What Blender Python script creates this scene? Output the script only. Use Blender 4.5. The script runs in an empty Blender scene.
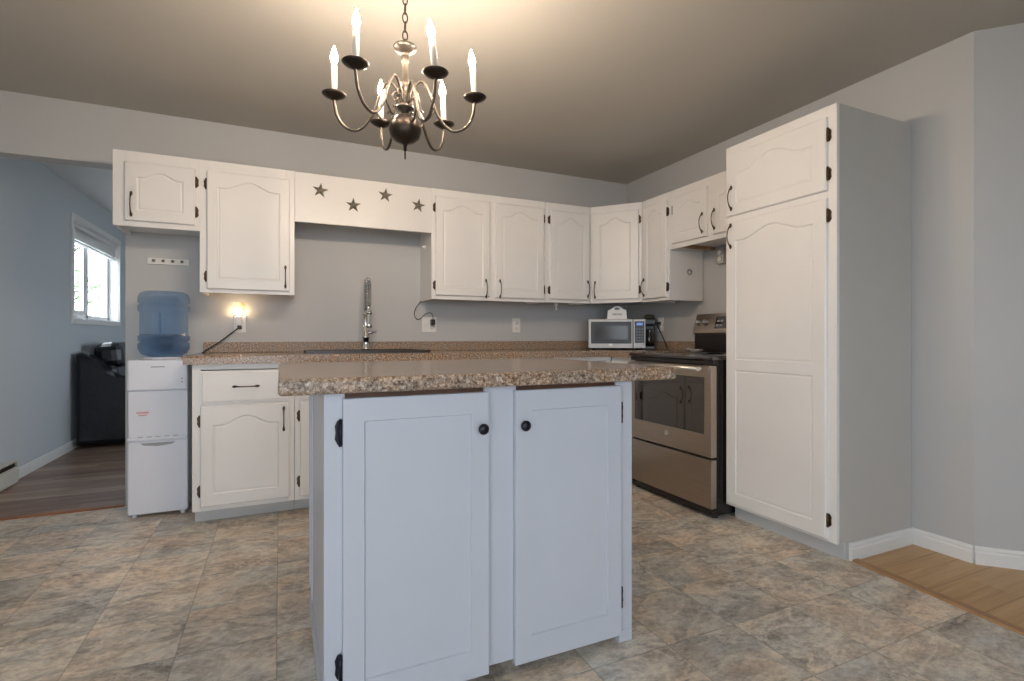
import bpy, bmesh, math, random
from mathutils import Vector, Matrix
PI = math.pi
random.seed(7)
S = bpy.context.scene
C = S.collection

# ------------------------------------------------------------------ camera, world, exposure
EYE = 1.037
YAW = math.atan(232 / 512)
cam = bpy.data.cameras.new('camera')
cam.sensor_width = 36.0
cam.lens = 18.0
cam.shift_y = -3.5 / 1024
cam.clip_start = 0.02
cam_o = bpy.data.objects.new('camera', cam)
C.objects.link(cam_o)
cam_o.location = (0, 0, EYE)
cam_o.rotation_euler = (PI / 2, 0, -YAW)
S.camera = cam_o

W = bpy.data.worlds.new('world')
S.world = W
W.use_nodes = True
wn, wl = W.node_tree.nodes, W.node_tree.links
bg = wn['Background']
bg.inputs['Color'].default_value = (0.86, 0.92, 1.0, 1)      # bright hazy daylight sky
bg.inputs['Strength'].default_value = 6.3

S.view_settings.view_transform = 'Standard'
S.view_settings.look = 'None'
S.view_settings.gamma = 1.0
S.view_settings.use_curve_mapping = False
S.view_settings.exposure = 0.38
S.cycles.max_bounces = 12
S.cycles.diffuse_bounces = 6
S.cycles.sample_clamp_indirect = 6.0

BULB_POWER = 600.0
BULB_COLOR = (1.0, 0.80, 0.61)


def portal(name, loc, rot, sx, sy):
    """daylight portal in a wall opening: guides the sky light, gives off none itself"""
    l = bpy.data.lights.new(name, 'AREA')
    l.shape = 'RECTANGLE'
    l.size, l.size_y = sx, sy
    l.cycles.is_portal = True
    o = bpy.data.objects.new(name, l)
    C.objects.link(o)
    o.location = loc
    o.rotation_euler = rot
    return o


# ------------------------------------------------------------------ room dimensions
XL, XR = -1.75, 2.90           # left and right wall
YB, YF, YR = 3.85, 8.3, -2.6   # kitchen back wall, living room end, wall behind the camera
XD = 3.9                       # dining side wall
H = 2.44
DOOR_Y0, DOOR_Y1, DOOR_H = -1.75, -0.55, 2.06
WIN_Y0, WIN_Y1, WIN_Z0, WIN_Z1 = 5.99, 7.46, 1.215, 2.13
portal('patio_daylight', (XL - 0.14, (DOOR_Y0 + DOOR_Y1) / 2, DOOR_H / 2), (0, -PI / 2, 0), DOOR_H, DOOR_Y1 - DOOR_Y0)
portal('rear_daylight', (-0.2, YR - 0.14, 1.45), (PI / 2, 0, 0), 2.4, 1.5)
portal('side_daylight', (XR + 0.14, 6.1, 1.45), (0, PI / 2, 0), 1.3, 1.8)
portal('living_daylight', (XL - 0.17, (WIN_Y0 + WIN_Y1) / 2, (WIN_Z0 + WIN_Z1) / 2), (0, -PI / 2, 0), WIN_Z1 - WIN_Z0, WIN_Y1 - WIN_Y0)


# ------------------------------------------------------------------ materials
def nmat(name):
    m = bpy.data.materials.new(name)
    m.use_nodes = True
    nt = m.node_tree
    return m, nt.nodes, nt.links, nt.nodes['Principled BSDF']


def mat(name, col, rough=0.5, metal=0.0, var=0.04, scale=6.0, bump=0.0, bscale=60.0, coat=0.0, spec=None):
    m, n, l, b = nmat(name)
    tc = n.new('ShaderNodeTexCoord')
    no = n.new('ShaderNodeTexNoise')
    no.inputs['Scale'].default_value = scale
    no.inputs['Detail'].default_value = 3
    l.new(tc.outputs['Object'], no.inputs['Vector'])
    r = n.new('ShaderNodeValToRGB')
    r.color_ramp.elements[0].position = 0.3
    r.color_ramp.elements[1].position = 0.7
    r.color_ramp.elements[0].color = tuple(c * (1 - var) for c in col) + (1,)
    r.color_ramp.elements[1].color = tuple(min(1, c * (1 + var)) for c in col) + (1,)
    l.new(no.outputs['Fac'], r.inputs['Fac'])
    l.new(r.outputs['Color'], b.inputs['Base Color'])
    b.inputs['Roughness'].default_value = rough
    b.inputs['Metallic'].default_value = metal
    if coat:
        b.inputs['Coat Weight'].default_value = coat
        b.inputs['Coat Roughness'].default_value = 0.08
    if spec is not None:
        b.inputs['Specular IOR Level'].default_value = spec
    if bump:
        n2 = n.new('ShaderNodeTexNoise')
        n2.inputs['Scale'].default_value = bscale
        n2.inputs['Detail'].default_value = 4
        l.new(tc.outputs['Object'], n2.inputs['Vector'])
        bp = n.new('ShaderNodeBump')
        bp.inputs['Strength'].default_value = bump
        bp.inputs['Distance'].default_value = 0.004
        l.new(n2.outputs['Fac'], bp.inputs['Height'])
        l.new(bp.outputs['Normal'], b.inputs['Normal'])
    return m


def ramp(n, stops):
    r = n.new('ShaderNodeValToRGB')
    e = r.color_ramp.elements
    while len(e) < len(stops):
        e.new(0.5)
    for k, (p, c) in enumerate(stops):
        e[k].position = p
        e[k].color = c + (1,)
    return r


def math_node(n, l, op, a, b=None, c=None):
    m = n.new('ShaderNodeMath')
    m.operation = op
    for k, v in enumerate((a, b, c)):
        if v is None:
            continue
        if isinstance(v, (int, float)):
            m.inputs[k].default_value = v
        else:
            l.new(v, m.inputs[k])
    return m.outputs[0]


def slate_floor():
    m, n, l, b = nmat('slate_vinyl')
    tc = n.new('ShaderNodeTexCoord')
    sx = n.new('ShaderNodeSeparateXYZ')
    l.new(tc.outputs['Object'], sx.inputs[0])
    u = math_node(n, l, 'DIVIDE', math_node(n, l, 'ADD', sx.outputs[0], 0.01 + 6.0), 0.30)
    v = math_node(n, l, 'DIVIDE', math_node(n, l, 'ADD', sx.outputs[1], -1.352 + 6.1), 0.305)
    fu, fv = math_node(n, l, 'FLOOR', u), math_node(n, l, 'FLOOR', v)
    cid = n.new('ShaderNodeCombineXYZ')
    l.new(fu, cid.inputs[0])
    l.new(fv, cid.inputs[1])
    wn_ = n.new('ShaderNodeTexWhiteNoise')
    wn_.noise_dimensions = '3D'
    l.new(cid.outputs[0], wn_.inputs['Vector'])
    off = n.new('ShaderNodeVectorMath')
    off.operation = 'SCALE'
    off.inputs['Scale'].default_value = 9.0
    l.new(wn_.outputs['Color'], off.inputs[0])
    add = n.new('ShaderNodeVectorMath')
    add.operation = 'ADD'
    l.new(tc.outputs['Object'], add.inputs[0])
    l.new(off.outputs[0], add.inputs[1])
    mp = n.new('ShaderNodeMapping')
    mp.inputs['Scale'].default_value = (1.0, 1.5, 1.0)
    mp.inputs['Rotation'].default_value = (0, 0, 0.3)
    l.new(add.outputs[0], mp.inputs[0])
    def noise(scale, detail, rough, dist, src):
        q = n.new('ShaderNodeTexNoise')
        q.inputs['Scale'].default_value = scale
        q.inputs['Detail'].default_value = detail
        q.inputs['Roughness'].default_value = rough
        q.inputs['Distortion'].default_value = dist
        l.new(src, q.inputs['Vector'])
        return q
    n1 = noise(4.6, 10, 0.72, 0.55, mp.outputs[0])
    nf = noise(34.0, 6, 0.72, 0.0, mp.outputs[0])
    f = math_node(n, l, 'ADD', math_node(n, l, 'MULTIPLY', n1.outputs['Fac'], 0.62), math_node(n, l, 'MULTIPLY', nf.outputs['Fac'], 0.38))
    r1 = ramp(n, [(0.37, (0.215, 0.188, 0.162)), (0.45, (0.405, 0.360, 0.310)), (0.51, (0.545, 0.490, 0.425)),
                  (0.57, (0.69, 0.635, 0.555)), (0.64, (0.86, 0.81, 0.73))])
    l.new(f, r1.inputs['Fac'])
    # pale veins
    nv = noise(3.6, 8, 0.66, 0.9, mp.outputs[0])
    vein = math_node(n, l, 'SUBTRACT', 1.0, math_node(n, l, 'MULTIPLY', math_node(n, l, 'ABSOLUTE', math_node(n, l, 'SUBTRACT', nv.outputs['Fac'], 0.5)), 20.0))
    vein = math_node(n, l, 'MULTIPLY', math_node(n, l, 'MAXIMUM', vein, 0.0), math_node(n, l, 'MULTIPLY', nf.outputs['Fac'], 1.1))
    vm = n.new('ShaderNodeMix')
    vm.data_type = 'RGBA'
    l.new(vein, vm.inputs[0])
    l.new(r1.outputs['Color'], vm.inputs[6])
    vm.inputs[7].default_value = (0.86, 0.80, 0.69, 1)
    # rusty and grey clouds
    n2 = noise(2.4, 5, 0.6, 0.2, mp.outputs[0])
    r2 = ramp(n, [(0.36, (0.86, 0.92, 0.97)), (0.50, (1.0, 0.98, 0.95)), (0.64, (1.09, 0.97, 0.86))])
    l.new(n2.outputs['Fac'], r2.inputs['Fac'])
    mul = n.new('ShaderNodeMix')
    mul.data_type = 'RGBA'
    mul.blend_type = 'MULTIPLY'
    mul.inputs[0].default_value = 1.0
    l.new(vm.outputs[2], mul.inputs[6])
    l.new(r2.outputs['Color'], mul.inputs[7])
    # each tile a little lighter or darker
    tv = n.new('ShaderNodeMapRange')
    tv.inputs['To Min'].default_value = 0.88
    tv.inputs['To Max'].default_value = 1.10
    l.new(wn_.outputs['Value'], tv.inputs['Value'])
    mul2 = n.new('ShaderNodeVectorMath')
    mul2.operation = 'SCALE'
    l.new(mul.outputs[2], mul2.inputs[0])
    l.new(tv.outputs[0], mul2.inputs['Scale'])
    # joints
    def joint(x):
        fr = math_node(n, l, 'FRACT', x)
        d = math_node(n, l, 'ABSOLUTE', math_node(n, l, 'SUBTRACT', fr, 0.5))
        return math_node(n, l, 'GREATER_THAN', d, 0.4925)
    j = math_node(n, l, 'MAXIMUM', joint(u), joint(v))
    mix = n.new('ShaderNodeMix')
    mix.data_type = 'RGBA'
    l.new(math_node(n, l, 'MULTIPLY', j, 0.36), mix.inputs[0])
    l.new(mul2.outputs[0], mix.inputs[6])
    mix.inputs[7].default_value = (0.10, 0.085, 0.07, 1)
    l.new(mix.outputs[2], b.inputs['Base Color'])
    b.inputs['Roughness'].default_value = 0.42
    bp = n.new('ShaderNodeBump')
    bp.inputs['Strength'].default_value = 0.10
    bp.inputs['Distance'].default_value = 0.004
    l.new(n1.outputs['Fac'], bp.inputs['Height'])
    l.new(bp.outputs['Normal'], b.inputs['Normal'])
    return m


def wood_floor(name, tones, pw, pl, rough, along_x=True):
    m, n, l, b = nmat(name)
    tc = n.new('ShaderNodeTexCoord')
    sx = n.new('ShaderNodeSeparateXYZ')
    l.new(tc.outputs['Object'], sx.inputs[0])
    a, c = (sx.outputs[0], sx.outputs[1]) if along_x else (sx.outputs[1], sx.outputs[0])
    row = math_node(n, l, 'FLOOR', math_node(n, l, 'DIVIDE', math_node(n, l, 'ADD', c, 10.0), pw))
    shift = math_node(n, l, 'MULTIPLY', math_node(n, l, 'FRACT', math_node(n, l, 'MULTIPLY', row, 0.618)), pl)
    col = math_node(n, l, 'FLOOR', math_node(n, l, 'DIVIDE', math_node(n, l, 'ADD', math_node(n, l, 'ADD', a, 10.0), shift), pl))
    cid = n.new('ShaderNodeCombineXYZ')
    l.new(row, cid.inputs[0])
    l.new(col, cid.inputs[1])
    w = n.new('ShaderNodeTexWhiteNoise')
    l.new(cid.outputs[0], w.inputs['Vector'])
    st = n.new('ShaderNodeCombineXYZ')
    l.new(math_node(n, l, 'MULTIPLY', a, 1.6), st.inputs[0])
    l.new(math_node(n, l, 'MULTIPLY', c, 26.0), st.inputs[1])
    l.new(math_node(n, l, 'MULTIPLY', w.outputs['Value'], 30.0), st.inputs[2])
    no = n.new('ShaderNodeTexNoise')
    no.inputs['Scale'].default_value = 1.0
    no.inputs['Detail'].default_value = 6
    no.inputs['Distortion'].default_value = 1.1
    l.new(st.outputs[0], no.inputs['Vector'])
    f = math_node(n, l, 'ADD', math_node(n, l, 'MULTIPLY', no.outputs['Fac'], 0.75), math_node(n, l, 'MULTIPLY', w.outputs['Value'], 0.25))
    r = ramp(n, [(0.30, tones[0]), (0.52, tones[1]), (0.72, tones[2])])
    l.new(f, r.inputs['Fac'])
    fr = math_node(n, l, 'FRACT', math_node(n, l, 'DIVIDE', math_node(n, l, 'ADD', c, 10.0), pw))
    j = math_node(n, l, 'GREATER_THAN', math_node(n, l, 'ABSOLUTE', math_node(n, l, 'SUBTRACT', fr, 0.5)), 0.488)
    mix = n.new('ShaderNodeMix')
    mix.data_type = 'RGBA'
    l.new(math_node(n, l, 'MULTIPLY', j, 0.55), mix.inputs[0])
    l.new(r.outputs['Color'], mix.inputs[6])
    mix.inputs[7].default_value = tuple(x * 0.4 for x in tones[0]) + (1,)
    l.new(mix.outputs[2], b.inputs['Base Color'])
    b.inputs['Roughness'].default_value = rough
    return m


def laminate(name, rough, spec):
    """speckled brown and grey granite-look laminate"""
    m, n, l, b = nmat(name)
    tc = n.new('ShaderNodeTexCoord')
    vo = n.new('ShaderNodeTexNoise')
    vo.inputs['Scale'].default_value = 115
    vo.inputs['Detail'].default_value = 5
    vo.inputs['Roughness'].default_value = 0.7
    l.new(tc.outputs['Object'], vo.inputs['Vector'])
    r = ramp(n, [(0.31, (0.060, 0.040, 0.029)), (0.42, (0.190, 0.132, 0.095)), (0.52, (0.350, 0.262, 0.195)), (0.60, (0.50, 0.405, 0.32)), (0.69, (0.76, 0.70, 0.62))])
    l.new(vo.outputs['Fac'], r.inputs['Fac'])
    cl = n.new('ShaderNodeTexNoise')
    cl.inputs['Scale'].default_value = 14
    cl.inputs['Detail'].default_value = 4
    l.new(tc.outputs['Object'], cl.inputs['Vector'])
    r2 = ramp(n, [(0.38, (1.08, 0.96, 0.86)), (0.62, (0.96, 0.99, 1.02))])
    l.new(cl.outputs['Fac'], r2.inputs['Fac'])
    mul = n.new('ShaderNodeMix')
    mul.data_type = 'RGBA'
    mul.blend_type = 'MULTIPLY'
    mul.inputs[0].default_value = 1.0
    l.new(r.outputs['Color'], mul.inputs[6])
    l.new(r2.outputs['Color'], mul.inputs[7])
    l.new(mul.outputs[2], b.inputs['Base Color'])
    b.inputs['Roughness'].default_value = rough
    b.inputs['Specular IOR Level'].default_value = spec
    return m


def emit(name, col, strength, rough=0.4):
    m, n, l, b = nmat(name)
    no = n.new('ShaderNodeTexNoise')
    no.inputs['Scale'].default_value = 20
    b.inputs['Base Color'].default_value = col + (1,)
    b.inputs['Emission Color'].default_value = col + (1,)
    b.inputs['Emission Strength'].default_value = strength
    b.inputs['Roughness'].default_value = rough
    return m


def pane_mat(name, tint=(1, 1, 1)):
    m, n, l, b = nmat(name)
    n.remove(b)
    out = n['Material Output']
    tr = n.new('ShaderNodeBsdfTransparent')
    tr.inputs['Color'].default_value = tint + (1,)
    gl = n.new('ShaderNodeBsdfGlossy')
    gl.inputs['Roughness'].default_value = 0.02
    fr = n.new('ShaderNodeLayerWeight')
    fr.inputs['Blend'].default_value = 0.5
    f = math_node(n, l, 'ADD', math_node(n, l, 'MULTIPLY', math_node(n, l, 'POWER', fr.outputs['Facing'], 5.0), 0.5), 0.03)
    mx = n.new('ShaderNodeMixShader')
    l.new(f, mx.inputs[0])
    l.new(tr.outputs[0], mx.inputs[1])
    l.new(gl.outputs[0], mx.inputs[2])
    l.new(mx.outputs[0], out.inputs['Surface'])
    return m


def plastic_clear(name, tint, rough=0.08, mixf=0.35):
    """blue clear plastic jug: part see-through, part tinted gloss"""
    m, n, l, b = nmat(name)
    out = n['Material Output']
    tr = n.new('ShaderNodeBsdfTransparent')
    tr.inputs['Color'].default_value = tint + (1,)
    b.inputs['Base Color'].default_value = (0.34, 0.47, 0.64, 1)
    b.inputs['Roughness'].default_value = rough
    mx = n.new('ShaderNodeMixShader')
    fr = n.new('ShaderNodeLayerWeight')
    fr.inputs['Blend'].default_value = 0.45
    f = math_node(n, l, 'ADD', math_node(n, l, 'MULTIPLY', fr.outputs['Facing'], 0.5), mixf)
    l.new(f, mx.inputs[0])
    l.new(tr.outputs[0], mx.inputs[1])
    l.new(b.outputs[0], mx.inputs[2])
    l.new(mx.outputs[0], out.inputs['Surface'])
    return m


def brushed(name, col, rough):
    m, n, l, b = nmat(name)
    tc = n.new('ShaderNodeTexCoord')
    mp = n.new('ShaderNodeMapping')
    mp.inputs['Scale'].default_value = (4, 4, 300)
    l.new(tc.outputs['Object'], mp.inputs[0])
    no = n.new('ShaderNodeTexNoise')
    no.inputs['Scale'].default_value = 1
    l.new(mp.outputs[0], no.inputs['Vector'])
    r = ramp(n, [(0.3, tuple(c * 0.9 for c in col)), (0.7, tuple(min(1, c * 1.08) for c in col))])
    l.new(no.outputs['Fac'], r.inputs['Fac'])
    l.new(r.outputs['Color'], b.inputs['Base Color'])
    b.inputs['Metallic'].default_value = 1.0
    b.inputs['Roughness'].default_value = rough
    return m


WALL = mat('grey_wall_paint', (0.515, 0.518, 0.525), 0.62, var=0.012, scale=2, bump=0.05, bscale=120)
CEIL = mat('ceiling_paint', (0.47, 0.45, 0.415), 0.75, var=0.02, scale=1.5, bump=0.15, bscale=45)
WHITE = mat('white_cabinet_paint', (0.80, 0.785, 0.775), 0.34, var=0.015, scale=5, bump=0.03, bscale=90)
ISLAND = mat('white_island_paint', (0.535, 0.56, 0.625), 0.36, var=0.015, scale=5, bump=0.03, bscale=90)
TRIM = mat('white_trim_paint', (0.78, 0.78, 0.77), 0.35, var=0.015)
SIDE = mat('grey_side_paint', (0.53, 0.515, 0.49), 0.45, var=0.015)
TOE = mat('toe_kick_paint', (0.56, 0.565, 0.56), 0.5, var=0.03)
BRONZE = mat('dark_bronze', (0.10, 0.065, 0.042), 0.40, 0.70, var=0.25, scale=60)
BLACKIRON = mat('black_iron', (0.016, 0.017, 0.028), 0.33, 0.5, var=0.1)
PEWTER = mat('antique_pewter', (0.105, 0.09, 0.076), 0.40, 0.85, var=0.12, scale=30)
DARKPEWTER = mat('dark_pewter', (0.050, 0.039, 0.032), 0.38, 0.8, var=0.2, scale=40)
CANDLE = mat('ivory_candle_sleeve', (0.80, 0.75, 0.66), 0.45, var=0.03)
BULB = emit('lit_flame_bulb', BULB_COLOR, BULB_POWER)
SLATE = slate_floor()
GREYWOOD = wood_floor('grey_brown_laminate', ((0.17, 0.100, 0.070), (0.33, 0.222, 0.165), (0.50, 0.390, 0.315)), 0.125, 1.2, 0.38)
OAK = wood_floor('oak_laminate', ((0.37, 0.205, 0.080), (0.49, 0.295, 0.125), (0.59, 0.385, 0.185)), 0.19, 1.25, 0.36)
STRIPWOOD = mat('red_oak_strip', (0.30, 0.125, 0.055), 0.38, var=0.15, scale=12)
OAKSTRIP = mat('oak_strip', (0.36, 0.195, 0.085), 0.36, var=0.12, scale=12)
LAM = laminate('granite_laminate', 0.17, 0.6)
LAM_MATT = laminate('granite_laminate_backsplash', 0.38, 0.3)
DARKWOOD = mat('raw_brown_wood', (0.12, 0.055, 0.03), 0.6, var=0.2, scale=20)
STEEL = brushed('brushed_slate_steel', (0.46, 0.395, 0.335), 0.32)
CHROME = mat('chrome', (0.72, 0.73, 0.74), 0.10, 1.0, var=0.02)
BLACKGLASS = mat('black_glass', (0.014, 0.008, 0.007), 0.04, var=0.1)
BLACKGLASS.node_tree.nodes['Principled BSDF'].inputs['IOR'].default_value = 2.1
BLACKENAMEL = mat('black_enamel', (0.015, 0.012, 0.012), 0.22, var=0.1)
BLACKPL = mat('black_plastic', (0.018, 0.018, 0.020), 0.38, var=0.1)
SINKMAT = mat('dark_composite_sink', (0.035, 0.026, 0.022), 0.32, var=0.2, scale=80)
WHITEPL = mat('white_plastic', (0.78, 0.81, 0.90), 0.28, var=0.01)
GREYPL = mat('grey_plastic', (0.33, 0.34, 0.36), 0.4, var=0.04)
PLATE = mat('white_wall_plate', (0.82, 0.80, 0.77), 0.35, var=0.01)
SILVER = mat('silver_appliance', (0.50, 0.49, 0.48), 0.46, 0.35, var=0.02)
LEATHER = mat('black_leather', (0.008, 0.009, 0.014), 0.30, var=0.3, scale=8, bump=0.35, bscale=28)
STAR = mat('weathered_star_metal', (0.22, 0.19, 0.155), 0.55, 0.3, var=0.35, scale=50)
JUG = plastic_clear('blue_clear_plastic', (0.76, 0.85, 0.95), 0.08, 0.05)
WATER = plastic_clear('water', (0.74, 0.84, 0.95), 0.03, 0.02)
PANE = pane_mat('window_glass', (0.97, 0.99, 1.0))
HEATER = mat('beige_heater_enamel', (0.62, 0.60, 0.53), 0.4, var=0.02)
BARK = mat('bark', (0.16, 0.13, 0.11), 0.9, var=0.2)
LEAF = mat('pale_leaf', (0.20, 0.30, 0.13), 0.7, var=0.3, scale=3)
LAWN = mat('lawn', (0.36, 0.36, 0.33), 0.95, var=0.2, scale=1)
SCREEN = emit('blue_display', (0.12, 0.22, 0.55), 0.6)
REDINK = mat('red_ink', (0.76, 0.36, 0.38), 0.5, var=0.05)
GREYINK = mat('grey_ink', (0.28, 0.27, 0.26), 0.5, var=0.05)
SHADE = emit('frosted_night_light', (1.0, 0.78, 0.50), 1.1)
NLBULB = emit('night_light_bulb', (1.0, 0.82, 0.60), 70.0)


# ------------------------------------------------------------------ mesh building
class MB:
    def __init__(self):
        self.bm = bmesh.new()

    def box(self, x0, x1, y0, y1, z0, z1, bev=0.0, seg=2, M=None):
        vs = [self.bm.verts.new((x, y, z)) for x in (x0, x1) for y in (y0, y1) for z in (z0, z1)]
        q = [(0, 1, 3, 2), (4, 6, 7, 5), (0, 4, 5, 1), (2, 3, 7, 6), (0, 2, 6, 4), (1, 5, 7, 3)]
        fs = [self.bm.faces.new([vs[i] for i in f]) for f in q]
        new = list(vs)
        if bev > 0:
            es = list({e for f in fs for e in f.edges})
            r = bmesh.ops.bevel(self.bm, geom=es, offset=bev, segments=seg, affect='EDGES', profile=0.5)
            new = list({v for f in r['faces'] for v in f.verts} | {v for v in vs if v.is_valid})
        if M is not None:
            for v in new:
                v.co = M @ v.co
        return self

    def tube(self, pts, rad, seg=10, caps=True, closed=False, smooth=True):
        pts = [Vector(p) for p in pts]
        n = len(pts)
        if not hasattr(rad, '__len__'):
            rad = [rad] * n
        T = []
        for i in range(n):
            if closed:
                t = pts[(i + 1) % n] - pts[i - 1]
            else:
                t = pts[min(i + 1, n - 1)] - pts[max(i - 1, 0)]
            T.append(t.normalized() if t.length > 1e-9 else Vector((0, 0, 1)))
        a = Vector((0, 0, 1)) if abs(T[0].z) < 0.9 else Vector((1, 0, 0))
        N = T[0].cross(a).normalized()
        rings = []
        for i in range(n):
            N = (N - T[i] * N.dot(T[i]))
            N = N.normalized() if N.length > 1e-9 else T[i].orthogonal().normalized()
            B = T[i].cross(N)
            rings.append([self.bm.verts.new(pts[i] + (N * math.cos(2 * PI * k / seg) + B * math.sin(2 * PI * k / seg)) * rad[i]) for k in range(seg)])
        m = n if closed else n - 1
        for i in range(m):
            r0, r1 = rings[i], rings[(i + 1) % n]
            for k in range(seg):
                f = self.bm.faces.new((r0[k], r0[(k + 1) % seg], r1[(k + 1) % seg], r1[k]))
                f.smooth = smooth
        if caps and not closed:
            self.bm.faces.new(rings[0][::-1])
            self.bm.faces.new(rings[-1])
        return self

    def lathe(self, prof, seg=24, o=(0, 0, 0), M=None, smooth=True):
        """prof: (radius, z) from one end to the other"""
        o = Vector(o)
        rings = []
        for r, z in prof:
            if r < 1e-6:
                rings.append([self.bm.verts.new(Vector((0, 0, z)))])
            else:
                rings.append([self.bm.verts.new(Vector((r * math.cos(2 * PI * k / seg), r * math.sin(2 * PI * k / seg), z))) for k in range(seg)])
        for a, b in zip(rings, rings[1:]):
            for k in range(seg):
                k2 = (k + 1) % seg
                if len(a) == 1 and len(b) == 1:
                    continue
                if len(a) == 1:
                    f = self.bm.faces.new((a[0], b[k2], b[k]))
                elif len(b) == 1:
                    f = self.bm.faces.new((a[k], a[k2], b[0]))
                else:
                    f = self.bm.faces.new((a[k], a[k2], b[k2], b[k]))
                f.smooth = smooth
        if len(rings[0]) > 1:
            self.bm.faces.new(rings[0][::-1])
        if len(rings[-1]) > 1:
            self.bm.faces.new(rings[-1])
        for r in rings:
            for v in r:
                v.co = (M @ v.co if M is not None else v.co) + o
        return self

    def ball(self, c, r, sc=(1, 1, 1), seg=14):
        M = Matrix.Diagonal((sc[0], sc[1], sc[2], 1))
        prof = [(r * math.sin(PI * k / 8), -r * math.cos(PI * k / 8)) for k in range(9)]
        prof[0], prof[-1] = (0, -r), (0, r)
        return self.lathe(prof, seg, c, M)

    def prism(self, poly, d0, d1, axis='z', bev=0.0, M=None, smooth=False):
        """extrude a 2-D polygon along an axis: z (x,y), y (x,z), x (y,z)"""
        def P(a, b, d):
            return {'z': (a, b, d), 'y': (a, d, b), 'x': (d, a, b)}[axis]
        lo = [self.bm.verts.new(P(a, b, d0)) for a, b in poly]
        hi = [self.bm.verts.new(P(a, b, d1)) for a, b in poly]
        n = len(poly)
        fs = [self.bm.faces.new(lo[::-1]), self.bm.faces.new(hi)]
        for k in range(n):
            f = self.bm.faces.new((lo[k], lo[(k + 1) % n], hi[(k + 1) % n], hi[k]))
            f.smooth = smooth
            fs.append(f)
        new = lo + hi
        if bev > 0:
            es = list(set(fs[0].edges) | set(fs[1].edges))
            r = bmesh.ops.bevel(self.bm, geom=es, offset=bev, segments=2, affect='EDGES', profile=0.5)
            new = list({v for f in r['faces'] for v in f.verts} | {v for v in new if v.is_valid})
        if M is not None:
            for v in new:
                v.co = M @ v.co
        return self

    def grid(self, us, vs, solid, w0, w1, axis):
        """slab of rectangular cells with real holes; axis is the thickness direction"""
        def P(a, b, d):
            return {'z': (a, b, d), 'y': (a, d, b), 'x': (d, a, b)}[axis]
        V = {}
        def g(i, j, s):
            k = (i, j, s)
            if k not in V:
                V[k] = self.bm.verts.new(P(us[i], vs[j], (w0, w1)[s]))
            return V[k]
        nu, nv = len(us) - 1, len(vs) - 1
        ok = lambda i, j: 0 <= i < nu and 0 <= j < nv and solid(i, j)
        for i in range(nu):
            for j in range(nv):
                if not ok(i, j):
                    continue
                self.bm.faces.new((g(i, j, 0), g(i, j + 1, 0), g(i + 1, j + 1, 0), g(i + 1, j, 0)))
                self.bm.faces.new((g(i, j, 1), g(i + 1, j, 1), g(i + 1, j + 1, 1), g(i, j + 1, 1)))
                for (di, dj, a, b) in ((-1, 0, (i, j), (i, j + 1)), (1, 0, (i + 1, j + 1), (i + 1, j)),
                                       (0, -1, (i + 1, j), (i, j)), (0, 1, (i, j + 1), (i + 1, j + 1))):
                    if not ok(i + di, j + dj):
                        self.bm.faces.new((g(*a, 0), g(*a, 1), g(*b, 1), g(*b, 0)))
        return self

    def build(self, name, material, parent=None, loc=None, rot=None, fix=True):
        if fix:
            bmesh.ops.recalc_face_normals(self.bm, faces=self.bm.faces)
        me = bpy.data.meshes.new(name)
        self.bm.to_mesh(me)
        self.bm.free()
        me.materials.append(material)
        o = bpy.data.objects.new(name, me)
        C.objects.link(o)
        if parent is not None:
            o.parent = parent
        if loc is not None:
            o.location = loc
        if rot is not None:
            o.rotation_euler = rot
        return o


def tag(o, label=None, cat=None, group=None, kind=None):
    if label:
        o['label'] = label
    if cat:
        o['category'] = cat
    if group:
        o['group'] = group
    if kind:
        o['kind'] = kind
    return o


def thing(name, label, cat, loc=(0, 0, 0), rz=0.0, group=None):
    o = bpy.data.objects.new(name, None)
    o.empty_display_size = 0.1
    C.objects.link(o)
    o.location = loc
    o.rotation_euler = (0, 0, rz)
    return tag(o, label, cat, group)


def struct(o):
    o['kind'] = 'structure'
    return o


def copy_part(o, parent, loc=None):
    c = o.copy()
    C.objects.link(c)
    c.parent = parent
    if loc is not None:
        c.location = loc
    return c


# ------------------------------------------------------------------ room shell
strip = [(2.412, 1.522), (2.354, 0.887), (2.04, -2.6)]
m = MB()
m.prism([(XL, YR), (strip[2][0], YR), strip[1], strip[0], (XR, 1.522), (XR, YB), (XL, YB)], -0.03, 0.0, 'z')
struct(m.build('floor', SLATE))
m = MB()
m.prism([(strip[2][0], YR), (XD, YR), (XD, 0.265), (XR, 1.265), (XR, 1.522), strip[0], strip[1]], -0.03, 0.0, 'z')
struct(m.build('floor_dining', OAK))
m = MB()
m.prism([(XL, YB), (XR, YB), (XR, YF), (XL, YF)], -0.03, 0.0, 'z')
struct(m.build('floor_living', GREYWOOD))
m = MB()
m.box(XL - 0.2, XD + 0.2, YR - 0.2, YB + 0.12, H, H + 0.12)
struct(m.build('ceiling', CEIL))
m = MB()
m.box(XL - 0.2, XR + 0.2, YB + 0.12, YF + 0.2, H, H + 0.12)
struct(m.build('ceiling_living', mat('white_ceiling_paint', (0.76, 0.77, 0.78), 0.75, var=0.015, bump=0.1, bscale=45)))

# left wall with patio door and living room window openings
ys = [YR - 0.15, DOOR_Y0, DOOR_Y1, WIN_Y0, WIN_Y1, YF + 0.15]
zs = [-0.03, 0.0, WIN_Z0, DOOR_H, WIN_Z1, H]
def left_solid(i, j):
    if i == 1 and 1 <= j <= 2:
        return False
    if i == 3 and 2 <= j <= 3:
        return False
    return True
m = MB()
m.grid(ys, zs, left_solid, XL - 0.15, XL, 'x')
LIVING = mat('daylight_tinted_grey_paint', (0.56, 0.605, 0.64), 0.62, var=0.012, scale=2, bump=0.05, bscale=120)  # blue cast of the daylight put into the wall colour
struct(m.build('wall_left', LIVING))
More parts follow.
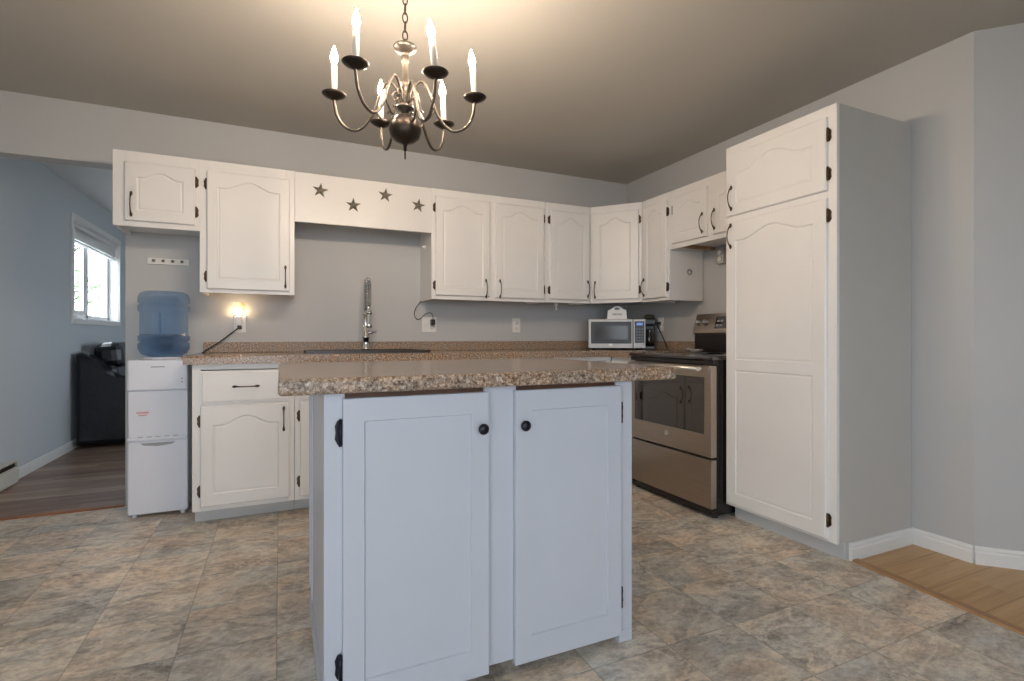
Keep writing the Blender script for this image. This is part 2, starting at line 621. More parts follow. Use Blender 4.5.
# back wall with the wide opening to the living room on its left
m = MB()
m.grid([XL, -0.866, XR + 0.12], [0.0, 2.088, H], lambda i, j: not (i == 0 and j == 0), YB, YB + 0.12, 'y')
struct(m.build('wall_back', WALL))
m = MB()
m.prism([(XR, YB + 0.12), (XR, 1.265), (XD, 0.265), (XD, YR), (XD + 0.12, YR), (XD + 0.12, 0.315), (XR + 0.12, 1.315), (XR + 0.12, YB + 0.12)], 0, H, 'z')
struct(m.build('wall_right', WALL))
m = MB()
m.grid([XL, -1.4, 1.0, XD + 0.12], [0, 0.7, 2.2, H], lambda i, j: not (i == 1 and j == 1), YR - 0.12, YR, 'y')
struct(m.build('wall_rear', WALL))
w3 = struct(thing('added_window_3', None, None, (-0.2, YR, 0.7)))  # unseen window, added to bring more daylight onto the back wall
m = MB()
for (a0, a1, b0, b1) in ((-1.26, -1.2, -0.06, 1.56), (1.2, 1.26, -0.06, 1.56), (-1.2, 1.2, 1.5, 1.56), (-1.2, 1.2, -0.06, 0.0)):
    m.box(a0, a1, 0.0, 0.018, b0, b1, 0.004)
m.build('casing', TRIM, w3)
m = MB()
for (a0, a1, b0, b1) in ((-1.2, -1.15, 0, 1.5), (1.15, 1.2, 0, 1.5), (-1.15, 1.15, 1.45, 1.5), (-1.15, 1.15, 0, 0.05), (-0.43, -0.37, 0.05, 1.45), (0.37, 0.43, 0.05, 1.45)):
    m.box(a0, a1, -0.11, -0.06, b0, b1, 0.004)
m.build('window_frame', TRIM, w3)
m = MB()
m.box(-1.16, 1.16, -0.087, -0.083, 0.04, 1.46)
m.build('window_pane', PANE, w3)
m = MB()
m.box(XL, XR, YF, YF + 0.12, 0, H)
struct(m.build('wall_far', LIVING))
m = MB()
m.grid([YB + 0.12, 5.2, 7.0, YF + 0.12], [0, 0.8, 2.1, H], lambda i, j: not (i == 1 and j == 1), XR, XR + 0.12, 'x')
struct(m.build('wall_living', WALL))
w2 = struct(thing('added_window_2', None, None, (XR, 6.1, 0.8)))  # unseen window, added to brighten the living room
m = MB()
for (a0, a1, b0, b1) in ((-0.96, -0.9, -0.06, 1.36), (0.9, 0.96, -0.06, 1.36), (-0.9, 0.9, 1.3, 1.36), (-0.9, 0.9, -0.06, 0.0)):
    m.box(-0.018, 0.0, a0, a1, b0, b1, 0.004)
m.build('casing', TRIM, w2)
m = MB()
for (a0, a1, b0, b1) in ((-0.9, -0.85, 0, 1.3), (0.85, 0.9, 0, 1.3), (-0.85, 0.85, 1.25, 1.3), (-0.85, 0.85, 0, 0.05), (-0.03, 0.03, 0.05, 1.25)):
    m.box(0.06, 0.11, a0, a1, b0, b1, 0.004)
m.build('window_frame', TRIM, w2)
m = MB()
m.box(0.083, 0.087, -0.86, 0.86, 0.04, 1.26)
m.build('window_pane', PANE, w2)

# baseboards: moulded profile swept along each wall foot
BASE = [(0, 0), (0.014, 0), (0.014, 0.052), (0.010, 0.060), (0.011, 0.068), (0.006, 0.080), (0, 0.080)]
def baseboard(name, p0, p1):
    p0, p1 = Vector((*p0, 0)), Vector((*p1, 0))
    d = p1 - p0
    L = d.length
    M = Matrix.Translation(p0) @ Matrix.Rotation(math.atan2(d.y, d.x), 4, 'Z')
    m = MB()
    # profile offset to the left of the run direction
    m.prism([(a, b) for a, b in BASE], 0, L, 'x', M=M)
    return struct(m.build(name, TRIM))
baseboard('baseboard_diagonal', (XD, 0.265), (XR, 1.265))
baseboard('baseboard_right', (XR, 1.265), (XR, 1.518))
baseboard('baseboard_dining', (XD, YR), (XD, 0.265))
baseboard('baseboard_left', (XL, YF), (XL, 4.75))
baseboard('baseboard_kitchen', (XL, 3.86), (XL, DOOR_Y1 + 0.072))
baseboard('baseboard_rear', (XL, YR), (XD, YR))
baseboard('baseboard_far', (XR, YF), (XL, YF))

# transition strips
m = MB()
m.prism([(YB - 0.028, 0), (YB - 0.018, 0.009), (YB + 0.018, 0.009), (YB + 0.028, 0)], XL, -0.868, 'x')
struct(m.build('trim_1', STRIPWOOD))
m = MB()
d = Vector(strip[1]) - Vector(strip[0])
M = Matrix.Translation((strip[0][0], strip[0][1], 0)) @ Matrix.Rotation(math.atan2(d.y, d.x), 4, 'Z')
m.prism([(-0.004, 0), (0.003, 0.008), (0.036, 0.008), (0.046, 0)], 0.0, d.length, 'x', M=M)
d2 = Vector(strip[2]) - Vector(strip[1])
M = Matrix.Translation((strip[1][0], strip[1][1], 0)) @ Matrix.Rotation(math.atan2(d2.y, d2.x), 4, 'Z')
m.prism([(-0.004, 0), (0.003, 0.008), (0.036, 0.008), (0.046, 0)], 0.0, d2.length, 'x', M=M)
struct(m.build('trim_2', OAKSTRIP))

# outside ground
m = MB()
m.box(-40, 40, -30, 50, -0.45, -0.35)
struct(m.build('ground', LAWN))

# living room window
w1 = struct(thing('window_1', None, None, (XL, (WIN_Y0 + WIN_Y1) / 2, WIN_Z0)))
hw, hh = (WIN_Y1 - WIN_Y0) / 2, WIN_Z1 - WIN_Z0
m = MB()   # casing on the room side
for (a0, a1, b0, b1) in ((-hw - 0.055, -hw, -0.055, hh + 0.055), (hw, hw + 0.055, -0.055, hh + 0.055), (-hw, hw, hh, hh + 0.055), (-hw, hw, -0.055, 0.0)):
    m.box(0.0, 0.018, a0, a1, b0, b1, 0.004)
m.build('casing', TRIM, w1)
m = MB()   # sash frame near the outer face
for (a0, a1, b0, b1) in ((-hw, -hw + 0.05, 0, hh), (hw - 0.05, hw, 0, hh), (-hw, hw, hh - 0.05, hh), (-hw, hw, 0, 0.05), (-0.03, 0.03, 0, hh)):
    m.box(-0.14, -0.09, a0, a1, b0, b1, 0.004)
for (a0, a1, b0, b1) in ((-hw + 0.05, -hw + 0.09, 0.05, hh - 0.05), (-0.07, -0.03, 0.05, hh - 0.05), (-hw + 0.09, -0.07, hh - 0.09, hh - 0.05), (-hw + 0.09, -0.07, 0.05, 0.09)):
    m.box(-0.125, -0.10, a0, a1, b0, b1, 0.003)
m.build('window_frame', TRIM, w1)
m = MB()   # painted reveal lining
m.box(-0.088, 0.0, -hw, -hw + 0.006, 0, hh)
m.box(-0.088, 0.0, hw - 0.006, hw, 0, hh)
m.box(-0.088, 0.0, -hw + 0.006, hw - 0.006, 0, 0.006)
m.box(-0.088, 0.0, -hw + 0.006, hw - 0.006, hh - 0.006, hh)
m.build('reveal', TRIM, w1)
m = MB()
m.box(-0.118, -0.114, -hw + 0.04, hw - 0.04, 0.04, hh - 0.04)
m.build('window_pane', PANE, w1)

bl = thing('window_blind', 'white slatted blind drawn up to the top of the living room window', 'blind', (XL - 0.04, (WIN_Y0 + WIN_Y1) / 2, WIN_Z1 - 0.008))
m = MB()
m.box(-0.02, 0.025, -hw + 0.012, hw - 0.012, -0.045, 0, 0.003)
m.build('headrail', TRIM, bl)
m = MB()
for k in range(11):
    z = -0.053 - k * 0.0095
    m.box(-0.022, 0.024, -hw + 0.02, hw - 0.02, z - 0.002, z + 0.001)
tag(m.build('slat', TRIM, bl), kind='stuff')
m = MB()
m.box(-0.022, 0.024, -hw + 0.02, hw - 0.02, -0.18, -0.165, 0.003)
m.build('bottom_rail', TRIM, bl)

# patio door behind the camera, on the left wall: the kitchen's daylight
dr = struct(thing('door_1', None, None, (XL, (DOOR_Y0 + DOOR_Y1) / 2, 0)))
dw = (DOOR_Y1 - DOOR_Y0) / 2
m = MB()
for (a0, a1, b0, b1) in ((-dw - 0.07, -dw, 0, DOOR_H + 0.07), (dw, dw + 0.07, 0, DOOR_H + 0.07), (-dw, dw, DOOR_H, DOOR_H + 0.07)):
    m.box(0.0, 0.018, a0, a1, b0, b1, 0.004)
m.build('casing', TRIM, dr)
for s, x in ((-1, -0.11), (1, -0.07)):
    a0, a1 = (-dw, 0.03) if s < 0 else (-0.03, dw)
    m = MB()
    m.box(x - 0.018, x + 0.018, a0, a0 + 0.07, 0, DOOR_H, 0.003)
    m.box(x - 0.018, x + 0.018, a1 - 0.07, a1, 0, DOOR_H, 0.003)
    m.box(x - 0.018, x + 0.018, a0 + 0.07, a1 - 0.07, DOOR_H - 0.08, DOOR_H, 0.003)
    m.box(x - 0.018, x + 0.018, a0 + 0.07, a1 - 0.07, 0, 0.09, 0.003)
    p = m.build('sash', TRIM, dr)
    m = MB()
    m.box(x - 0.003, x + 0.003, a0 + 0.065, a1 - 0.065, 0.085, DOOR_H - 0.075)
    m.build('pane', PANE, p)
m = MB()
m.tube([(-0.045, 0.005, 0.95), (-0.02, 0.005, 0.96), (-0.012, 0.005, 1.05), (-0.02, 0.005, 1.14), (-0.045, 0.005, 1.15)], 0.009, 8)
m.build('pull_handle', TRIM, dr)


# ------------------------------------------------------------------ cabinet doors
def bell(s):
    a = abs(s) / 0.80
    return 0.0 if a >= 1 else 0.5 * (1 + math.cos(PI * a)) ** 1.0


NT = 25


def outline(x0, x1, z0, z1, rise):
    """bottom-left, bottom-right, then the top from right to left; z1 is the apex, shoulders lie rise lower"""
    pts = [(x0, z0), (x1, z0)]
    for k in range(NT):
        t = k / (NT - 1)
        x = x1 + (x0 - x1) * t
        pts.append((x, z1 - rise + rise * bell(1 - 2 * t)))
    return pts


def door_mesh(w, h, t=0.019, cells=None, side=0.055, bot=0.055, top=0.045, rise=0.045, raised=True, edge=0.005):
    """door leaf, front towards -y, x 0..w, z 0..h; cells = list of (z0, z1, rise)"""
    m = MB()
    bm = m.bm
    cells = cells or [(0, h, rise)]

    def V(x, y, z):
        return bm.verts.new((x, y, z))
    def ring(x0, x1, z0, z1, y):
        return [V(x0, y, z0), V(x1, y, z0), V(x1, y, z1), V(x0, y, z1)]
    r0, r1, r2 = ring(0, w, 0, h, 0), ring(0, w, 0, h, -(t - edge)), ring(edge, w - edge, edge, h - edge, -t)
    bm.faces.new(r0)
    for a, b in ((r0, r1), (r1, r2)):
        for k in range(4):
            bm.faces.new((a[k], a[(k + 1) % 4], b[(k + 1) % 4], b[k]))
    for (c0, c1, rs) in cells:
        c0 = max(c0, edge)
        c1 = min(c1, h - edge)
        loops = [outline(edge, w - edge, c0, c1, 0)]
        ys_ = [-t]
        lb = bot if c0 <= edge else bot * 0.5
        lt = top if c1 >= h - edge else top * 0.5
        def P(mm, y, k=1.0):
            loops.append(outline(side + mm, w - side - mm, c0 + lb + mm, c1 - lt - mm, rs))
            ys_.append(y)
        if raised:
            P(0, -t)
            P(0.003, -t + 0.0050)
            P(0.008, -t + 0.0068)
            P(0.015, -t + 0.0040)
        else:
            P(0, -t)
            P(0.003, -t + 0.006)
        rings = [[V(x, y, z) for x, z in lp] for lp, y in zip(loops, ys_)]
        n = len(rings[0])
        for a, b in zip(rings, rings[1:]):
            for k in range(n):
                bm.faces.new((a[k], a[(k + 1) % n], b[(k + 1) % n], b[k]))
        # panel field, a strip of quads under the arch
        last = rings[-1]
        bl_, br_ = last[0], last[1]
        tops = last[2:]
        lows = [br_] + [V(tops[k].co.x, ys_[-1], last[0].co.z) for k in range(1, NT - 1)] + [bl_]
        for k in range(NT - 1):
            bm.faces.new((lows[k], tops[k], tops[k + 1], lows[k + 1]))
    bmesh.ops.remove_doubles(bm, verts=bm.verts, dist=1e-5)
    return m


def handle_mesh(L=0.118, vertical=True, sway=0.0):
    m = MB()
    n = 13
    pts, rad = [], []
    for k in range(n):
        t = k / (n - 1)
        s = 2 * t - 1
        pts.append((sway * (1 - s * s), -0.006 - 0.024 * (1 - s * s) ** 0.8, s * L / 2))
        rad.append(0.0030 + 0.0018 * abs(s) ** 3)
    m.tube(pts, rad, 8)
    for s in (-1, 1):
        m.ball((0, -0.005, s * L / 2), 0.0070, (1.0, 0.7, 1.9), 10)
        m.tube([(0, 0, s * L / 2), (0, -0.006, s * L / 2)], 0.006, 8)
    if not vertical:
        for v in m.bm.verts:
            v.co = Vector((v.co.z, v.co.y, v.co.x))
    return m


def hinge_mesh(s, h=0.062):
    """butterfly hinge; the leaf lies on the frame on the side s of the door edge, the knuckle in the gap"""
    m = MB()
    prof = [(0.0, -h / 2), (s * 0.007, -h / 2 + 0.004), (s * 0.013, -h / 4), (s * 0.011, 0), (s * 0.013, h / 4), (s * 0.007, h / 2 - 0.004), (0.0, h / 2)]
    m.prism(prof, -0.003, 0.0, 'y')
    m.tube([(0, -0.010, -h * 0.42), (0, -0.010, h * 0.42)], 0.0052, 8)
    m.ball((0, -0.010, h * 0.45), 0.0056, (1, 1, 1), 8)
    m.ball((0, -0.010, -h * 0.45), 0.0056, (1, 1, 1), 8)
    m.box(min(0, -s * 0.004), max(0, -s * 0.004), -0.014, 0.0, -h * 0.4, h * 0.4)
    return m


def add_door(root, x0, x1, z0, z1, hinge=None, hinge_z=(), handle=None, name='door', material=None, hmat=None, horiz=False, sway=0.0, **kw):
    d = door_mesh(x1 - x0, z1 - z0, **kw).build(name, material or WHITE, root, (x0, 0, z0))
    if hinge is not None:
        for z in hinge_z:
            hx = -0.004 if hinge < 0 else (x1 - x0) + 0.004
            hinge_mesh(hinge).build('hinge', hmat or BRONZE, d, (hx, -0.001, z - z0))
    if handle is not None:
        handle_mesh(vertical=not horiz, sway=sway).build('handle', hmat or BRONZE, d, (handle[0] - x0, -0.019, handle[1] - z0))
    return d


def carcass_mesh(w, z0, z1, depth, lip=0.022, y0=0.019, open_bottom=True):
    m = MB()
    t = 0.016
    m.box(0, t, y0, depth, z0, z1)
    m.box(w - t, w, y0, depth, z0, z1)
    m.box(t, w - t, y0, depth, z1 - t, z1)
    m.box(t, w - t, depth - 0.008, depth, z0 + lip + t, z1 - t)
    m.box(t, w - t, y0, depth, z0 + lip, z0 + lip + t)
    return m


def frame_mesh(w, z0, z1, mids=(), rails=(), st=0.050, t=0.019, sl=None):
    m = MB()
    sl = sl or st
    m.box(0, sl, 0, t, z0, z1, 0.0015, 1)
    m.box(w - st, w, 0, t, z0, z1, 0.0015, 1)
    m.box(sl, w - st, 0, t, z1 - 0.085, z1)
    m.box(sl, w - st, 0, t, z0, z0 + 0.045)
    for x in mids:
        m.box(x - 0.032, x + 0.032, 0, t, z0 + 0.045, z1 - 0.085)
    for z in rails:
        m.box(sl, w - st, 0, t, z - 0.02, z + 0.02)
    return m


def wall_cabinet(label, loc, rz, w, z0, z1, depth=0.318, mids=(), name='wall_cabinet'):
    root = thing(name, label, 'cabinet', (loc[0], loc[1], z0), rz, 'white wall cabinets')
    carcass_mesh(w, 0, z1 - z0, depth).build('carcass', WHITE, root)
    frame_mesh(w, 0, z1 - z0, mids, sl=0.07 if w < 0.42 and z0 > 1.6 else None).build('face_frame', WHITE, root)
    return root


FY = 3.53
TOP = 2.09
# over the water cooler
c = wall_cabinet('small white wall cabinet above the water cooler, one short arched door', (-0.853, FY), 0, 0.419, 1.665, TOP)
add_door(c, 0.057, 0.398, 0.030, 0.362, 1, (0.285, 0.108), (0.09, 0.121), rise=0.034, side=0.058, bot=0.055, top=0.045)
# tall one left of the sink
c = wall_cabinet('tall single-door white wall cabinet above the night light, left of the star board', (-0.434, FY), 0, 0.518, 1.302, TOP)
add_door(c, 0.038, 0.490, 0.022, 0.725, -1, (0.646, 0.096), (0.465, 0.111), rise=0.048, top=0.042)
# right of the sink, two doors
c = wall_cabinet('double-door white wall cabinet right of the star board', (0.975, FY), 0, 0.909, 1.306, TOP, mids=(0.462,))
add_door(c, 0.026, 0.440, 0.028, 0.728, -1, (0.648, 0.098), (0.405, 0.087), rise=0.048, top=0.042)
add_door(c, 0.486, 0.890, 0.024, 0.728, 1, (0.648, 0.098), (0.517, 0.089), rise=0.048, top=0.042)
# one door
c = wall_cabinet('single-door white wall cabinet between the double-door one and the corner one', (1.886, FY), 0, 0.410, 1.308, TOP)
add_door(c, 0.036, 0.398, 0.026, 0.722, -1, (0.645, 0.096), (0.375, 0.115), rise=0.048, top=0.042)
# diagonal corner cabinet
c = thing('corner_wall_cabinet', 'white corner wall cabinet set at an angle above the microwave', 'cabinet', (2.298, FY, 1.310), -math.atan2(0.313, 0.272), 'white wall cabinets')
cw = math.hypot(0.313, 0.272)
m = MB()
rz = c.rotation_euler.z
Rm = Matrix.Rotation(-rz, 3, 'Z')
poly = []
for x, y in ((2.300, FY + 0.004), (2.300, YB - 0.002), (XR - 0.002, YB - 0.002), (XR - 0.002, 3.219), (2.574, 3.219)):
    v = Rm @ Vector((x - 2.298, y - FY, 0))
    poly.append((v.x, v.y))
m.prism(poly, 0.02, TOP - 1.310, 'z')
m.build('carcass', WHITE, c)
frame_mesh(cw, 0, TOP - 1.310, st=0.03).build('face_frame', WHITE, c)
add_door(c, 0.020, cw - 0.022, 0.026, 0.722, 1, (0.645, 0.096), (0.046, 0.106), rise=0.048, top=0.042, side=0.062)
# narrow one on the right wall
c = wall_cabinet('narrow full-height white wall cabinet between the corner cabinet and the stove', (2.572, 3.215), -PI / 2, 0.305, 1.306, TOP)
add_door(c, 0.022, 0.288, 0.022, 0.730, 1, (0.642, 0.096), (0.044, 0.110), rise=0.036, top=0.042, side=0.05)
# over the stove, two short doors
c = wall_cabinet('short two-door white wall cabinet above the stove', (2.572, 2.909), -PI / 2, 0.745, 1.670, TOP, mids=(0.395,))
add_door(c, 0.046, 0.369, 0.032, 0.360, -1, (0.275,), (0.335, 0.125), rise=0.036, side=0.055)
add_door(c, 0.420, 0.722, 0.032, 0.360, 1, (0.275, 0.1), (0.440, 0.128), rise=0.036, side=0.055)

# board over the sink
c = thing('valance_board', 'plain white board joining the wall cabinets above the sink', 'valance', (0.532, FY, 1.772))
m = MB()
m.box(-0.447, 0.442, 0.0, 0.019, 0.0, 0.316, 0.0015, 1)
m.build('board', WHITE, c)
m = MB()
m.box(-0.446, 0.441, 0.019, 0.060, 0.296, 0.312)
m.build('cleat', WHITE, c)


def star(x, z, rot, label):
    o = thing('star_ornament', label, 'star', (x, FY - 0.001, z), 0, 'metal stars on the white board')
    o.rotation_euler = (0, rot, 0)
    m = MB()
    bm = m.bm
    R, r = 0.050, 0.0195
    P = []
    for k in range(10):
        a = PI / 2 + k * PI / 5
        q = R if k % 2 == 0 else r
        P.append((q * math.cos(a), q * math.sin(a)))
    back = [bm.verts.new((x_, 0, z_)) for x_, z_ in P]
    mid = [bm.verts.new((x_, -0.003, z_)) for x_, z_ in P]
    tip = bm.verts.new((0, -0.015, 0))
    bm.faces.new(back)
    for k in range(10):
        bm.faces.new((back[k], back[(k + 1) % 10], mid[(k + 1) % 10], mid[k]))
        bm.faces.new((mid[k], mid[(k + 1) % 10], tip))
    m.build('star_face', STAR, o)


star(0.237, 1.985, 0.12, 'brown metal star on the white board, nearest the tall cabinet')
star(0.443, 1.911, 0.0, 'brown metal star hung low on the white board, second from the tall cabinet')
star(0.653, 2.001, 0.1, 'brown metal star hung high on the white board, third from the tall cabinet')
star(0.880, 1.955, 0.15, 'brown metal star on the white board, nearest the double-door cabinet')


# ------------------------------------------------------------------ base cabinets
BF = 3.24       # face of the base cabinets
CT = 0.934      # counter height
CB = 0.888      # underside of the counter


def base_cabinet(label, loc, rz, w, doors, depth=0.58, drawers=(), name='base_cabinet', false_front=False):
    root = thing(name, label, 'cabinet', (loc[0], loc[1], 0), rz, 'white base cabinets')
    m = MB()
    m.box(0, 0.016, 0.02, depth, 0.086, CB - 0.001)
    m.box(w - 0.016, w, 0.02, depth, 0.086, CB - 0.001)
    m.box(0.016, w - 0.016, 0.02, depth, 0.086, 0.102)
    m.box(0.016, w - 0.016, depth - 0.008, depth, 0.102, CB - 0.001)
    m.build('carcass', WHITE, root)
    m = MB()
    m.box(0, w, 0.110, 0.128, 0, 0.086)
    m.box(0, 0.016, 0.128, depth, 0, 0.086)
    m.box(w - 0.016, w, 0.128, depth, 0, 0.086)
    m.build('toe_kick', TOE, root)
    m = MB()
    st = 0.04
    m.box(0, st, 0, 0.02, 0.086, CB - 0.001, 0.0015, 1)
    m.box(w - st, w, 0, 0.02, 0.086, CB - 0.001, 0.0015, 1)
    m.box(st, w - st, 0, 0.02, CB - 0.03, CB - 0.001)
    m.box(st, w - st, 0, 0.02, 0.648, 0.690)
    m.box(st, w - st, 0, 0.02, 0.086, 0.125)
    if len(doors) > 1:
        x = (doors[0][1] + doors[1][0]) / 2
        m.box(x - 0.03, x + 0.03, 0, 0.02, 0.125, 0.648)
        m.box(x - 0.03, x + 0.03, 0, 0.02, 0.690, CB - 0.03)
    m.build('face_frame', WHITE, root)
    for (x0, x1, hs) in doors:
        hx = x1 - 0.030 if hs < 0 else x0 + 0.030
        add_door(root, x0, x1, 0.112, 0.660, hs, (0.578, 0.197), (hx, 0.568), rise=0.048, bot=0.06, top=0.052, side=0.056)
    for (x0, x1) in drawers:
        m = MB()
        m.box(0, x1 - x0, -0.014, 0, 0, 0.178)
        m.box(0.008, x1 - x0 - 0.008, -0.019, -0.014, 0.008, 0.170, 0.004, 1)
        dd = m.build('drawer', WHITE, root, (x0, 0, 0.674))
        handle_mesh(0.112, vertical=False).build('handle', BRONZE, dd, ((x1 - x0) / 2, -0.019, 0.088))
    return root


base_cabinet('white base cabinet beside the water cooler, one drawer over one door', (-0.434, BF), 0, 0.510, [(0.040, 0.484, -1)], drawers=[(0.040, 0.484)])
base_cabinet('white double-door base cabinet under the sink, half hidden by the island', (0.078, BF), 0, 0.910, [(0.028, 0.440, -1), (0.470, 0.882, 1)], drawers=[(0.028, 0.440), (0.470, 0.882)])
base_cabinet('white base cabinet behind the island, between the sink and the corner', (0.990, BF), 0, 0.900, [(0.030, 0.435, -1), (0.465, 0.870, 1)], drawers=[(0.030, 0.435), (0.465, 0.870)])
base_cabinet('white corner base cabinet below the microwave', (1.892, BF), 0, 0.405, [(0.030, 0.365, -1)], drawers=[(0.030, 0.365)])
c = thing('filler_cabinet', 'narrow white base cabinet wedged between the corner and the stove', 'cabinet', (2.30, 3.236, 0), -PI / 2, 'white base cabinets')
m = MB()
m.box(0.0, 0.300, 0.0, 0.58, 0.086, CB - 0.001, 0.0015, 1)
m.build('carcass', WHITE, c)
m = MB()
m.box(0.0, 0.300, 0.09, 0.108, 0, 0.086)
m.build('toe_kick', TOE, c)
m = MB()
m.box(0.02, 0.285, -0.019, 0, 0.112, 0.86, 0.004)
m.build('front_panel', WHITE, c)

# worktop with the sink cut-out, L shaped
SX0, SX1, SY0, SY1 = 0.165, 0.905, 3.385, 3.755
xs = [-0.472, SX0, SX1, 2.262, XR - 0.002]
ysg = [2.925, 3.208, SY0, SY1, YB - 0.002]
def top_solid(i, j):
    if j == 0:
        return i == 3
    return not (i == 1 and j == 2)
wt = thing('worktop', 'brown speckled L-shaped worktop along the back wall with dark sink', 'worktop', (0, 0, CB))
m = MB()
m.grid(xs, ysg, top_solid, 0, CT - CB, 'z')
es = [e for e in m.bm.edges if all(abs(v.co.z - (CT - CB)) < 1e-5 for v in e.verts) and all(abs(v.co.y - 3.208) < 1e-5 for v in e.verts) and min(v.co.x for v in e.verts) < 2.26 and max(v.co.x for v in e.verts) < 2.263]
bmesh.ops.bevel(m.bm, geom=es, offset=0.014, segments=4, affect='EDGES', profile=0.5)
m.build('counter_slab', LAM, wt)
m = MB()
m.box(-0.450, XR - 0.002, YB - 0.024, YB - 0.002, CT - CB, 1.004 - CB, 0.004)
m.box(XR - 0.024, XR - 0.002, 2.925, YB - 0.024, CT - CB, 1.004 - CB, 0.004)
m.build('backsplash', LAM_MATT, wt)

sk = thing('kitchen_sink', 'dark drop-in sink in the back worktop below the star board', 'sink', ((SX0 + SX1) / 2, (SY0 + SY1) / 2, CT))
a, b_ = (SX1 - SX0) / 2, (SY1 - SY0) / 2
m = MB()
m.grid([-a - 0.018, -a + 0.035, a - 0.035, a + 0.018], [-b_ - 0.018, -b_ + 0.03, b_ - 0.075, b_ + 0.018], lambda i, j: not (i == 1 and j == 1), 0.0005, 0.016, 'z')
bmesh.ops.bevel(m.bm, geom=[e for e in m.bm.edges if all(v.co.z > 0.015 for v in e.verts) and len(e.link_faces) == 2 and e.calc_face_angle(0) > 1], offset=0.004, segments=2, affect='EDGES')
m.build('rim', SINKMAT, sk)
m = MB()
i0, i1, j0, j1 = -a + 0.035, a - 0.035, -b_ + 0.03, b_ - 0.075
m.box(i0 - 0.006, i0, j0 - 0.006, j1 + 0.006, -0.19, 0.0004)
m.box(i1, i1 + 0.006, j0 - 0.006, j1 + 0.006, -0.19, 0.0004)
m.box(i0, i1, j0 - 0.006, j0, -0.19, 0.0004)
m.box(i0, i1, j1, j1 + 0.006, -0.19, 0.0004)
m.box(i0 - 0.006, i1 + 0.006, j0 - 0.006, j1 + 0.006, -0.198, -0.19)
m.build('basin', SINKMAT, sk)
m = MB()
m.lathe([(0.0, -0.1895), (0.042, -0.1895), (0.045, -0.187), (0.03, -0.1865), (0, -0.1865)], 20, (0, (j0 + j1) / 2, 0))
m.build('drain', CHROME, sk)

# faucet: tall spring pull-down
fc = thing('kitchen_faucet', 'tall chrome spring faucet with pull-down sprayer behind the sink', 'faucet', (0.553, 3.722, CT + 0.0165))
m = MB()
m.lathe([(0, 0), (0.030, 0), (0.030, 0.006), (0.024, 0.012), (0.022, 0.075), (0.0265, 0.080), (0.0265, 0.092), (0.021, 0.098), (0.019, 0.24), (0.022, 0.245), (0.022, 0.262), (0.012, 0.265), (0, 0.265)], 20)
m.build('body', CHROME, fc)
arc = []
for k in range(15):
    t = PI * k / 14
    arc.append((-0.002 * (1 - math.cos(t)), -0.085 * (1 - math.cos(t)), 0.395 + 0.085 * math.sin(t)))
path = [(0, 0, 0.26), (0, 0, 0.31), (0, 0, 0.36)] + arc + [(-0.004, -0.17, 0.36), (-0.004, -0.17, 0.30)]
m = MB()
m.tube(path, 0.006, 8)
m.build('hose', BLACKPL, fc)
# coil around the hose
P = [Vector(p) for p in path]
cum = [0]
for p, q in zip(P, P[1:]):
    cum.append(cum[-1] + (q - p).length)
coil = []
N = 58 * 8
for k in range(N + 1):
    s = cum[-1] * k / N
    i = max(j for j in range(len(cum)) if cum[j] <= s + 1e-9)
    i = min(i, len(P) - 2)
    f = (s - cum[i]) / (cum[i + 1] - cum[i])
    p = P[i].lerp(P[i + 1], f)
    t = (P[i + 1] - P[i]).normalized()
    u = Vector((1, 0, 0))
    u = (u - t * u.dot(t)).normalized()
    v = t.cross(u)
    an = 2 * PI * k / 8
    coil.append(p + (u * math.cos(an) + v * math.sin(an)) * 0.0145)
m = MB()
m.tube(coil, 0.0029, 5)
m.build('spring', CHROME, fc)
m = MB()
m.lathe([(0, 0.30), (0.012, 0.30), (0.014, 0.285), (0.0145, 0.20), (0.019, 0.175), (0.021, 0.155), (0.018, 0.150), (0, 0.150)], 18, (-0.004, -0.17, 0))
m.build('spray_head', CHROME, fc)
m = MB()
m.tube([(0, 0, 0.252), (-0.002, -0.085, 0.252), (-0.004, -0.155, 0.252)], 0.006, 8)
m.lathe([(0.016, 0.240), (0.020, 0.240), (0.020, 0.264), (0.016, 0.264)], 16, (-0.004, -0.17, 0))
m.build('dock_arm', CHROME, fc)
m = MB()
m.tube([(0.015, 0, 0.118), (0.042, -0.004, 0.119)], 0.011, 10)
m.tube([(0.042, -0.004, 0.119), (0.058, -0.015, 0.124), (0.068, -0.040, 0.128)], [0.009, 0.008, 0.006], 8)
m.build('lever', CHROME, fc)

# ------------------------------------------------------------------ island
IY = 1.432      # front face of the island frame
IX0, IX1 = 0.105, 1.101
IYB = 2.07
ISB = 0.890
isl = thing('island_cabinet', 'white freestanding island with two tall panelled doors under brown worktop', 'island', ((IX0 + IX1) / 2, IY, 0))
ox = -(IX0 + IX1) / 2
def bx(m, x0, x1, y0, y1, z0, z1, bev=0.0):
    m.box(x0 + ox, x1 + ox, y0 - IY, y1 - IY, z0, z1, bev, 1)
m = MB()
bx(m, IX0, IX0 + 0.053, IY, IY + 0.02, 0.0, ISB, 0.001)           # stiles
bx(m, 0.556, 0.662, IY, IY + 0.02, 0.047, ISB, 0.001)
bx(m, IX1 - 0.068, IX1, IY, IY + 0.02, 0.040, ISB, 0.001)
bx(m, IX1 - 0.054, IX1, IY, IY + 0.02, 0.0, 0.0398)
m.build('face_frame', ISLAND, isl)
m = MB()
bx(m, IX0 + 0.053, 0.556, IY + 0.006, IY + 0.02, 0.835, ISB)
bx(m, 0.662, IX1 - 0.068, IY + 0.006, IY + 0.02, 0.835, ISB)
tag(m.build('top_rail', DARKWOOD, isl), 'bare brown wood rail above the doors')
m = MB()
bx(m, IX0 + 0.006, IX0 + 0.020, IY + 0.02, IYB, 0.05, ISB)
